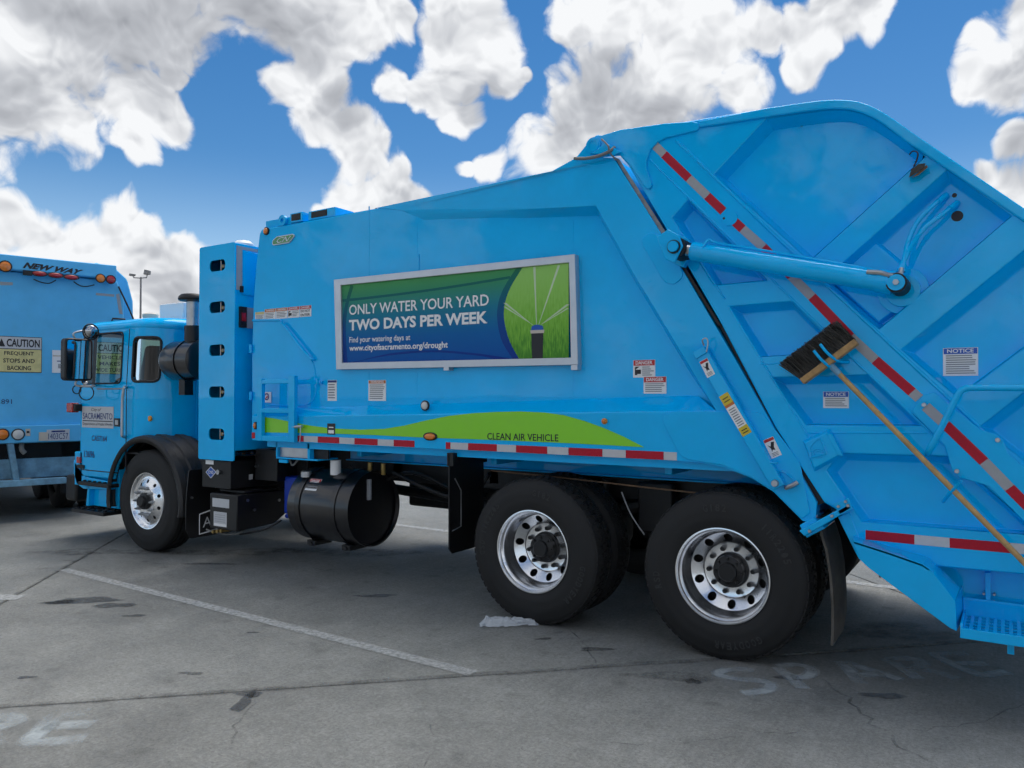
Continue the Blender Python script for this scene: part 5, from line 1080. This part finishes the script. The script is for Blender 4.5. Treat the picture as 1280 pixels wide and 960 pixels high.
    MB().tube([S3(158, 484, 0), S3(156, 484, -.06), S3(154.5, 488, -.07), S3(153, 505, -.07), S3(152.5, 540, -.07), S3(153, 545, -.06), S3(157, 546.5, 0)], .015, 'galv', 10, 4).build('grab_handle', cabo)
    b = MB(); c = S3(188, 524, .1); b.lathe([(.03, 0), (.028, -.015), (0, -.02)], wp(s_at(188, 1.45), 1.4, .0), (0, 1, 0), 'amber', 12); b.build('side_marker', cabo)
    # lower skirt, corner lamp, steps
    b = MB(); b.prism(XS([(92, 592), (92, 575), (106, 596), (141, 603), (139, 612), (104, 611), (96, 605)]), -.0, .05, 'paint'); b.box(-6.16, -6.0, .0, .3, .62, 1.0, 'paint'); b.box(-6.16, -6.02, .3, WID, .55, 1.1, 'paint'); sk = b.build('skirt', cabo, bevel=.006)
    b = MB(); q = S3(99, 575.5, -.01); b.box(q[0]-.04, q[0]+.03, -.02, 0, q[2]-.03, q[2]+.04, 'red_lens'); b.box(q[0]-.04, q[0]+.1, -.015, 0, q[2]-.09, q[2]-.05, 'chassis'); b.build('corner_lamp', cabo)
    x0, x1 = S(109, 620)[0], S(142, 620)[0]; zs = S(120, 600.5)[1]; zl = S(120, 634)[1]
    b = MB(); b.box(x0+.02, x1, .06, .3, zl, zs+.16, 'paint'); b.prism([(x0-.03, zl), (x0+.03, zl), (x0+.04, zs), (x0+.02, zs)], .0, .3, 'paint'); b.build('step_well', cabo, bevel=.006)
    for z, xa, xb, ya in ((zs-.02, S(104, 603)[0], S(142, 603)[0], -.06), (zl-.03, S(98, 638)[0], S(138, 638)[0], -.08)):
        b = MB(); b.box(xa, xb, ya, .25, z-.04, z, 'chassis')
        for i in range(6):
            for j in range(3): b.cyl((xa+(xb-xa)*(i+.5)/6, ya+.05+j*.1, z), (xa+(xb-xa)*(i+.5)/6, ya+.05+j*.1, z+.014), .022, 'chassis', 8)
        b.build('step', cabo, bevel=.005)
    b = MB(); b.box(-6.40, -6.17, .02, WID-.02, .42, .72, 'chassis'); b.build('bumper', truck, bevel=.03)
    # mirrors on an outrigger
    ym = -.25; mi = MB(); P = [S3(90, 425, ym), S3(103, 423, ym), S3(110, 470, ym), S3(98, 475, ym), S3(92, 466, ym)]
    hx = S(99, 450, ym)[0]; za = S(99, 423, ym)[1]; zb_ = S(99, 476, ym)[1]
    mh = fillet([(-.42, zb_), (-.12, zb_-.0), (-.12, za), (-.42, za)], .05, 4); mi = MB(); mi.prismx([(y+.02, z) for y, z in mh], hx-.10, hx, 'black'); mo = mi.build('mirror', cabo, bevel=.012)
    mg = inset([(y+.02, z) for y, z in mh], .022); MB().add([(hx+.002, y, z) for y, z in mg], [tuple(range(len(mg)))], 'mirror').build('mirror_glass', mo)
    c = S3(113.5, 415, -.2); b = MB(); b.lathe([(.0, -.07), (.05, -.06), (.07, -.02), (.075, 0)], c, (1, -.2, -.15), 'black', 24); b.lathe([(.072, .0), (.05, .022), (.025, .03), (0, .032)], c, (1, -.2, -.15), 'mirror_dark', 24); b.tube([(c[0], c[1]+.085*math.cos(t), c[2]+.085*math.sin(t)) for t in [2*math.pi*i/20 for i in range(20)]], .008, 'black', 6, closed=True); b.build('convex_mirror', mo)
    MB().tube([wp(.05, 2.36), (hx-.05, -.12, za+.10), (hx-.05, -.28, za+.06), (hx-.05, -.27, za)], .011, 'galv', 8, 5).build('mirror_arm', mo); MB().tube([(hx-.05, -.25, zb_), (hx-.05, -.25, zb_-.05), (hx+.05, -.12, zb_-.06), wp(.25, zb_-.04)], .012, 'galv', 8, 5).build('mirror_arm', mo)
    for cc, r in ((S3(108, 491, -.15), .08), (S3(96, 487, -.22), .045)): MB().tube([(cc[0], cc[1]+r*math.sin(t), cc[2]+r*math.cos(t)) for t in [2*math.pi*i/20 for i in range(20)]], .006, 'black', 6, closed=True).build('mirror_cable', mo)
    b = MB(); c = S3(108, 480, -.17); b.sphere(c, .035, 'steel', 12); b.build('mirror_joint', mo)
    # red lamp on a stalk
    b = MB(); c = S(90, 509.5, -.06); b.box(c[0]-.07, c[0]+.06, -.09, -.01, c[1]-.055, c[1]+.055, 'red_lens'); b.box(c[0]+.06, c[0]+.11, -.08, .0, c[1]-.04, c[1]+.04, 'chassis'); b.build('side_lamp', cabo, bevel=.01)
    # roof units
    zr = zt+.12; b = MB(); xa, za = S(199, 400, .55); xb, _ = S(229, 400, .55); b.box(xa, xb, .55, 1.15, zr-.03, zr+.2, 'white'); ac = b.build('roof_air_conditioner', cabo, bevel=.012)
    each(ac, 'vent_slot', lambda b: b.box(0, .006, .62, .80, 0, .02, 'chassis'), [(xb, 0, zr+.03+.035*k) for k in range(4)])
    c = S(188, 396, .7); b = MB(); b.lathe([(.085, 0), (.085, .07), (.09, .07), (.09, .10), (.06, .115), (0, .12)], (c[0], .7, zr+.02), (0, 0, 1), 'cream', 20); b.build('roof_vent', cabo)
    # air cleaner, intake stack with rain cap
    cz = S(226, 451, .18)[1]; xa = S(204, 450, .1)[0]; xb = S(243, 450, .1)[0]; r = .205
    b = MB(); b.lathe([(0, 0), (.12, .005), (.18, .04), (r, .10), (r, .30), (r+.01, .30), (r+.01, .34), (r, .34), (r, xb-xa), (.17, xb-xa+.02), (0, xb-xa+.03)], (xa, .2, cz), (1, 0, 0), 'black_gloss', 40); a_ = b.build('air_cleaner', truck)
    b = MB(); xs, _ = S(241.5, 390, .2); b.cyl((xs, .2, cz+.15), (xs, .2, cz+.36), .085, 'black', 20); b.cyl((xs, .2, cz+.34), (xs, .2, cz+.62), .066, 'galv', 24); b.build('intake_stack', a_)
    b = MB(); b.lathe([(.068, 0), (.14, .01), (.15, .03), (.145, .05), (.12, .075), (.05, .085), (0, .087)], (xs, .2, cz+.61), (0, 0, 1), 'black', 28); b.build('rain_cap', a_)
    b = MB(); b.box(xa+.2, xa+.3, .15, .25, cz-.36, cz-.18, 'black'); b.box(xa+.35, xa+.6, .5, .6, 1.3, 2.2, 'chassis'); b.cyl((xa+.22, .2, cz), (xa+.55, .55, cz-.1), .07, 'black', 12); b.build('intake_duct', a_)
    MB().box(-4.58, -4.2, .62, WID-.6, 1.0, 1.9, 'paint').build('engine_cover', cabo, bevel=.01)
    each(cabo, 'cover_rib', lambda b: b.box(0, .03, 0, .04, 1.05, 1.85, 'paint'), [(-4.2, .66+k*.12, 0) for k in range(3)]); b = MB(); b.box(-4.15, -4.0, .35, .5, 1.35, 1.62, 'chassis'); b.cyl((-4.08, .4, 1.2), (-4.08, .4, 1.5), .05, 'chassis', 10); b.build('expansion_tank', truck, bevel=.01)
cab()

# ================================================================== second truck, seen from behind
T2A = Vector((-7.60, 1.36, 0)); T2R = R_(73.8); t2u = Vector((math.cos(T2R), math.sin(T2R), 0)); t2n = Vector((-math.sin(T2R), math.cos(T2R), 0))
def P2(px, py, d=0.0):
    r = ray(px, py); t = ((T2A+t2n*d)-CAM).dot(t2n)/r.dot(t2n); p = CAM+r*t; return ((p-T2A).dot(t2u), p.z)
def truck2():
    t = empty('garbage_truck', T2A, None, T2R); tag(t, 'older faded blue garbage truck with caution signs on its tailgate, behind the cab', 'truck')
    def rq(px0, py0, px1, py1, d): x0, z0 = P2(px0, py1, d); x1, z1 = P2(px1, py0, d); return [(x0, d, z0), (x1, d, z0), (x1, d, z1), (x0, d, z1)]
    xr = P2(148, 400)[0]; xl = xr-2.42; ztop = P2(100, 347)[1]; zlow = P2(60, 532)[1]; zbar = P2(60, 552)[1]; zt2 = P2(100, 329)[1]
    b = MB(); b.prism(fillet([(xl, zlow), (xr+.09, zlow), (xr+.07, ztop-.25), (xr-.02, ztop+.0), (xl+.05, ztop)], .03, 3), 0, .5, 'paint_old'); tgx = b.build('tailgate', t, bevel=.015)
    b = MB(); o = fillet([(xl-.10, 1.0), (xr+.34, 1.0), (xr+.30, ztop-.22), (xr+.22, zt2-.10), (xr+.05, zt2+.05), (xl+.1, zt2+.05), (xl-.08, ztop-.1)], [0, 0, .15, .12, .1, .15, .15], 5); b.prism(o, .42, 6.2, 'paint_old'); b.build('body', t, bevel=.02)
    b = MB(); b.box(xl, P2(143, 340)[0], -.12, .3, ztop+.01, zt2, 'paint_old'); hb = b.build('header', tgx, bevel=.012)
    d = -.122
    # every header marking is measured on the header face
    q = rq(28.5, 328, 104, 343, d); lq = [P2(28, 335, d), P2(102, 343.5, d), P2(105, 337.5, d), P2(30, 327.5, d)]; b = MB(); b.text('NEW WAY', [(x, d-.001, z) for x, z in lq], 'ink', bold=.055, shear=.3); b.build('lettering', hb, flat=True)
    def lamp(px, py, r, m, dd=d, sx=1, par=hb, nm='lamp'):
        x, z = P2(px, py, dd); b = MB(); b.lathe([(r*1.22, .0), (r*1.22, -.012), (r, -.014)], (0, 0, 0), (0, 1, 0), 'black', 20); b.lathe([(r, -.012), (r*.6, -.024), (0, -.028)], (0, 0, 0), (0, 1, 0), m, 20); o = b.build(nm, par); o.location = (x, dd, z); o.scale = (sx, 1, 1)
    lamp(6.5, 333, .062, 'amber_lens'); lamp(125.5, 348, .052, 'amber_lens'); lamp(138.5, 349.5, .052, 'red_lens')
    for px, py in ((49, 341.5), (69.5, 343.5), (89, 346)): lamp(px, py+.6, .03, 'red_lens', sx=2.7)
    b = MB(); x, z = P2(34, 341.5, d); b.box(x-.05, x+.05, d-.05, d, z-.03, z+.03, 'chassis'); b.build('camera_housing', hb)
    for pts in ((((42, 349), (52, 353), (62, 354), (70, 350))), (((92, 352), (100, 357), (108, 358), (118, 356)))): MB().tube([(P2(a, c, -.06)[0], -.06, P2(a, c, -.06)[1]) for a, c in pts], .008, 'ink', 6, 5).build('loose_cable', hb)
    b = MB(); x, z = P2(121, 332, .2); b.lathe([(.09, 0), (.09, .05), (.0, .08)], (x, .2, zt2-.02), (0, 0, 1), 'paint_old', 16); b.build('roof_fitting', hb)
    # strips of reflective tape and a slanted edge bar
    def tp(l, m='grey_ref', dd=-.003): b = MB(); b.add([(P2(*p, dd)[0], dd, P2(*p, dd)[1]) for p in l], [(0, 1, 2, 3)], m); b.build('reflective_tape', tgx, flat=True)
    tp([(0, 356.5), (16, 356.5), (16, 353), (0, 352)]); tp([(120, 369), (143, 371), (143, 368), (120, 366)]); tp([(149, 392), (153.5, 393), (149, 367), (145, 368)]); tp([(-20, 356), (-4, 356), (-4, 352.5), (-20, 352)])
    MB().tube([(P2(148, 358, -.05)[0], -.05, P2(148, 358, -.05)[1]), (P2(166, 397, -.05)[0], -.05, P2(166, 397, -.05)[1]), (P2(172, 420, -.05)[0], -.05, P2(172, 420, -.05)[1])], .012, 'ink', 6, 4).build('edge_cable', tgx)
    MB().tube([(P2(140, 404, -.02)[0], .0, P2(140, 402, 0)[1]), (P2(141, 398, -.06)[0], -.06, P2(141, 398, -.06)[1]), (P2(156, 399, -.06)[0], -.06, P2(156, 399, -.06)[1]), (P2(157, 404, 0)[0], 0, P2(157, 404, 0)[1])], .012, 'ink', 6).build('grab_handle', tgx)
    # caution signs
    def caution(px0, py0, px1, py1, lines):
        q = rq(px0, py0, px1, py1, -.006); b = MB(); b.quad(q, 'ink'); b.quad(sub(q, .012, .66, .988, .985, -.001), 'white_ref'); b.quad(sub(q, .012, .015, .988, .64, -.001), 'yellow_old'); b.text('CAUTION', sub(q, .22, .71, .95, .93, -.002), 'ink', bold=.03)
        v = sub(q, .03, .71, .19, .93, -.002); b.add([v[0], v[1], (Vector(v[2])+Vector(v[3]))/2], [(0, 1, 2)], 'ink'); n = len(lines)
        for i, (s, a0, a1) in enumerate(lines): h = .6/n; z = .62-h*(i+1); b.text(s, sub(q, a0, z+h*.22, a1, z+h*.82, -.002), 'ink', bold=.02)
        b.build('caution_sign', tgx, flat=True)
    caution(-5, 422, 52.5, 465, (('FREQUENT', .17, .82), ('STOPS AND', .15, .84), ('BACKING', .24, .76))); caution(111, 429, 163, 467, (('VEHICLE', .2, .8), ('MAKES', .25, .75), ('WIDE TURNS', .12, .88)))
    q = rq(65, 438.5, 95, 466, -.005); b = MB(); b.quad(q, 'white'); b.quad(sub(q, .02, .72, .98, .78), 'cream'); b.quad(sub(q, .2, .5, .7, .54), 'ink_blue'); b.quad(sub(q, .25, .2, .6, .4), 'grey_ref'); b.build('paper_notice', tgx, flat=True)
    MB().text('1891', rq(-2, 499, 15, 505, -.004), 'ink_blue').build('fleet_number', tgx, flat=True)
    # lower light bar, plate
    dl = -.06; b = MB(); b.box(xl, xr+.06, dl, .3, zbar, zlow+.01, 'paint_old'); lb = b.build('light_bar', t, bevel=.01)
    lamp(3, 543, .062, 'amber_lens', dl-.002, 1, lb); lamp(22.5, 543, .062, 'clear_lens', dl-.002, 1, lb); lamp(-18, 544, .062, 'red_lens', dl-.002, 1, lb)
    q = rq(58.5, 536.5, 87, 551, dl-.01); b = MB(); b.loop(q, [(p[0], dl, p[2]) for p in q], 'white_ref'); b.text('1403C57', sub(q, .06, .12, .94, .66), 'ink_blue'); b.quad(sub(q, .2, .76, .8, .9), 'ink_blue'); b.build('licence_plate', lb, flat=True)
    b = MB(); x, z = P2(54, 545, dl); b.box(x-.05, x+.05, dl-.03, dl, z-.06, z+.05, 'cream'); b.build('plate_lamp', lb); b = MB(); q = rq(32, 536, 38, 545, dl-.003); b.quad(q, 'cream'); b.quad(sub(q, .2, .4, .8, .7), 'ink'); b.build('sticker', lb, flat=True)
    # worn bumper plate, underride bar, struts
    zp0 = P2(60, 596, .1)[1]; zp1 = P2(60, 572, .1)[1]; b = MB(); b.box(xl+.2, xr+.1, .1, .14, zp0, zp1, 'paint_worn'); b.build('apron_plate', t, bevel=.006)
    zu0 = P2(40, 607, -.05)[1]; zu1 = P2(40, 599, -.05)[1]; b = MB(); b.box(xl+.1, P2(82, 600)[0], -.06, .06, zu0, zu1, 'paint_worn'); b.build('underride_bar', t, bevel=.008)
    for px in (19, -30): x = P2(px, 570)[0]; b = MB(); b.loop([(x-.09, -.02, zbar), (x-.02, -.02, zbar), (x+.05, -.02, zu1), (x-.02, -.02, zu1)], [(x-.09, .08, zbar), (x-.02, .08, zbar), (x+.05, .08, zu1), (x-.02, .08, zu1)], 'paint_worn', True, True); b.build('strut', t, bevel=.006)
    b = MB(); b.tube([(P2(28, 556)[0], .05, zbar-.02), (P2(27, 562)[0], .0, zbar-.09), (P2(31, 568)[0], .0, zbar-.14)], .03, 'hose', 8, 4); b.build('tow_hook', t)
    b = MB(); b.box(xl+.15, xr, .5, 7.5, .62, 1.05, 'chassis'); b.build('frame_rail', t)
    for x in (xl+.03, xl+.36, xr-.58, xr-.25):
        for y in (1.2, 2.55):
            b = MB(); b.lathe([(r, h) for r, h in tyre_profile(.52, .28, .29)], (x, y, .52), (1, 0, 0), 'rubber', 40); b.lathe([(0, .08), (.29, .05)], (x, y, .52), (1, 0, 0), 'chassis', 20); b.lathe([(0, .2), (.29, .23)], (x, y, .52), (1, 0, 0), 'chassis', 20); b.build('wheel', t)
    for x0, x1 in ((xl+.02, xl+.66), (xr-.6, xr)): b = MB(); b.box(x0, x1, .5, .515, .28, .98, 'rubber'); b.build('mud_flap', t)
    b = MB(); b.box(xl, xr, 6.5, 8.3, .6, 2.6, 'paint_old'); b.build('cab', t, bevel=.1)
    for x in (xl+.05, xr-.35): b = MB(); b.lathe([(r, h) for r, h in tyre_profile(.52, .28, .29)], (x, 7.2, .52), (1, 0, 0), 'rubber', 40); b.build('wheel', t)
truck2()

# ================================================================== lamp post and plastic bag
def post():
    d = ray(175, 480); d.normalize(); dd = Vector((d.x, d.y, 0)).normalized(); k = 60/dd.dot(_F); c = CAM+dd*k; c.z = 0; t = empty('lamp_post', c); tag(t, 'slim grey floodlight pole standing far behind the cab roof', 'lamp post')
    H = 1.64+ (495-346)/FPX*60; b = MB(); b.tube([(0, 0, 0), (0, 0, H)], [.11, .065], 'pole_paint', 10); b.build('pole', t)
    rv = _R; f = lambda a, z, e=0: tuple(rv*a+_F*e+Vector((0, 0, z)))
    b = MB(); b.tube([f(-.62, H+.1), f(-.55, H-.05), f(0, H-.08), f(.45, H-.05), f(.5, H+.2)], .045, 'pole_paint', 8); b.build('crossarm', t)
    b = MB(); q = [(.05, H+.2), (.45, H+.2), (.5, H+.5), (.14, H+.58)]; b.loop([f(a+.2, z, -.15) for a, z in q], [f(a+.2, z, .25) for a, z in q], 'pole_paint', True, True); b.build('floodlight', t, bevel=.02)
    b = MB(); q = [(-.9, H+.1), (-.55, H+.08), (-.45, H+.22), (-.85, H+.28)]; b.loop([f(a, z, -.1) for a, z in q], [f(a, z, .2) for a, z in q], 'pole_paint', True, True); b.build('floodlight', t, bevel=.02)
post()
def bag():
    c = Vector((*G(636, 781), 0)); rnd = random.Random(11); u = _R; v = Vector((-u.y, u.x, 0)); n, m = 30, 14; vs = []; fs = []
    from mathutils import noise as nz
    for j in range(m+1):
        for i in range(n+1):
            s = i/n*2-1; t = j/m*2-1; w = .195*(1-.1*t); dp = .075*(1-.45*max(s, 0))
            h = .05*(1-abs(t)**2.2)*(1-max(0, abs(s)-.85)/.15)*(1.0-.42*(s+1)*.5)
            p = c+u*(s*w)+v*(t*dp); q = Vector((s*3.1, t*2.2, 1.3)); r = nz.noise(q*1.6)*.5+.5; p = p+u*nz.noise(q*2)*.018+v*nz.noise(q*2.3+Vector((5, 1, 0)))*.015
            vs.append((p.x, p.y, .008+max(0, h*(.55+.7*r)+abs(nz.noise(q*3.5))*.016)))
    for j in range(m):
        for i in range(n): a = j*(n+1)+i; fs.append((a, a+1, a+n+2, a+n+1))
    o = MB().add(vs, fs, 'bag').build('plastic_bag', angle=28); tag(o, 'crumpled clear plastic bag on the concrete beside the tandem wheel', 'bag')
bag()
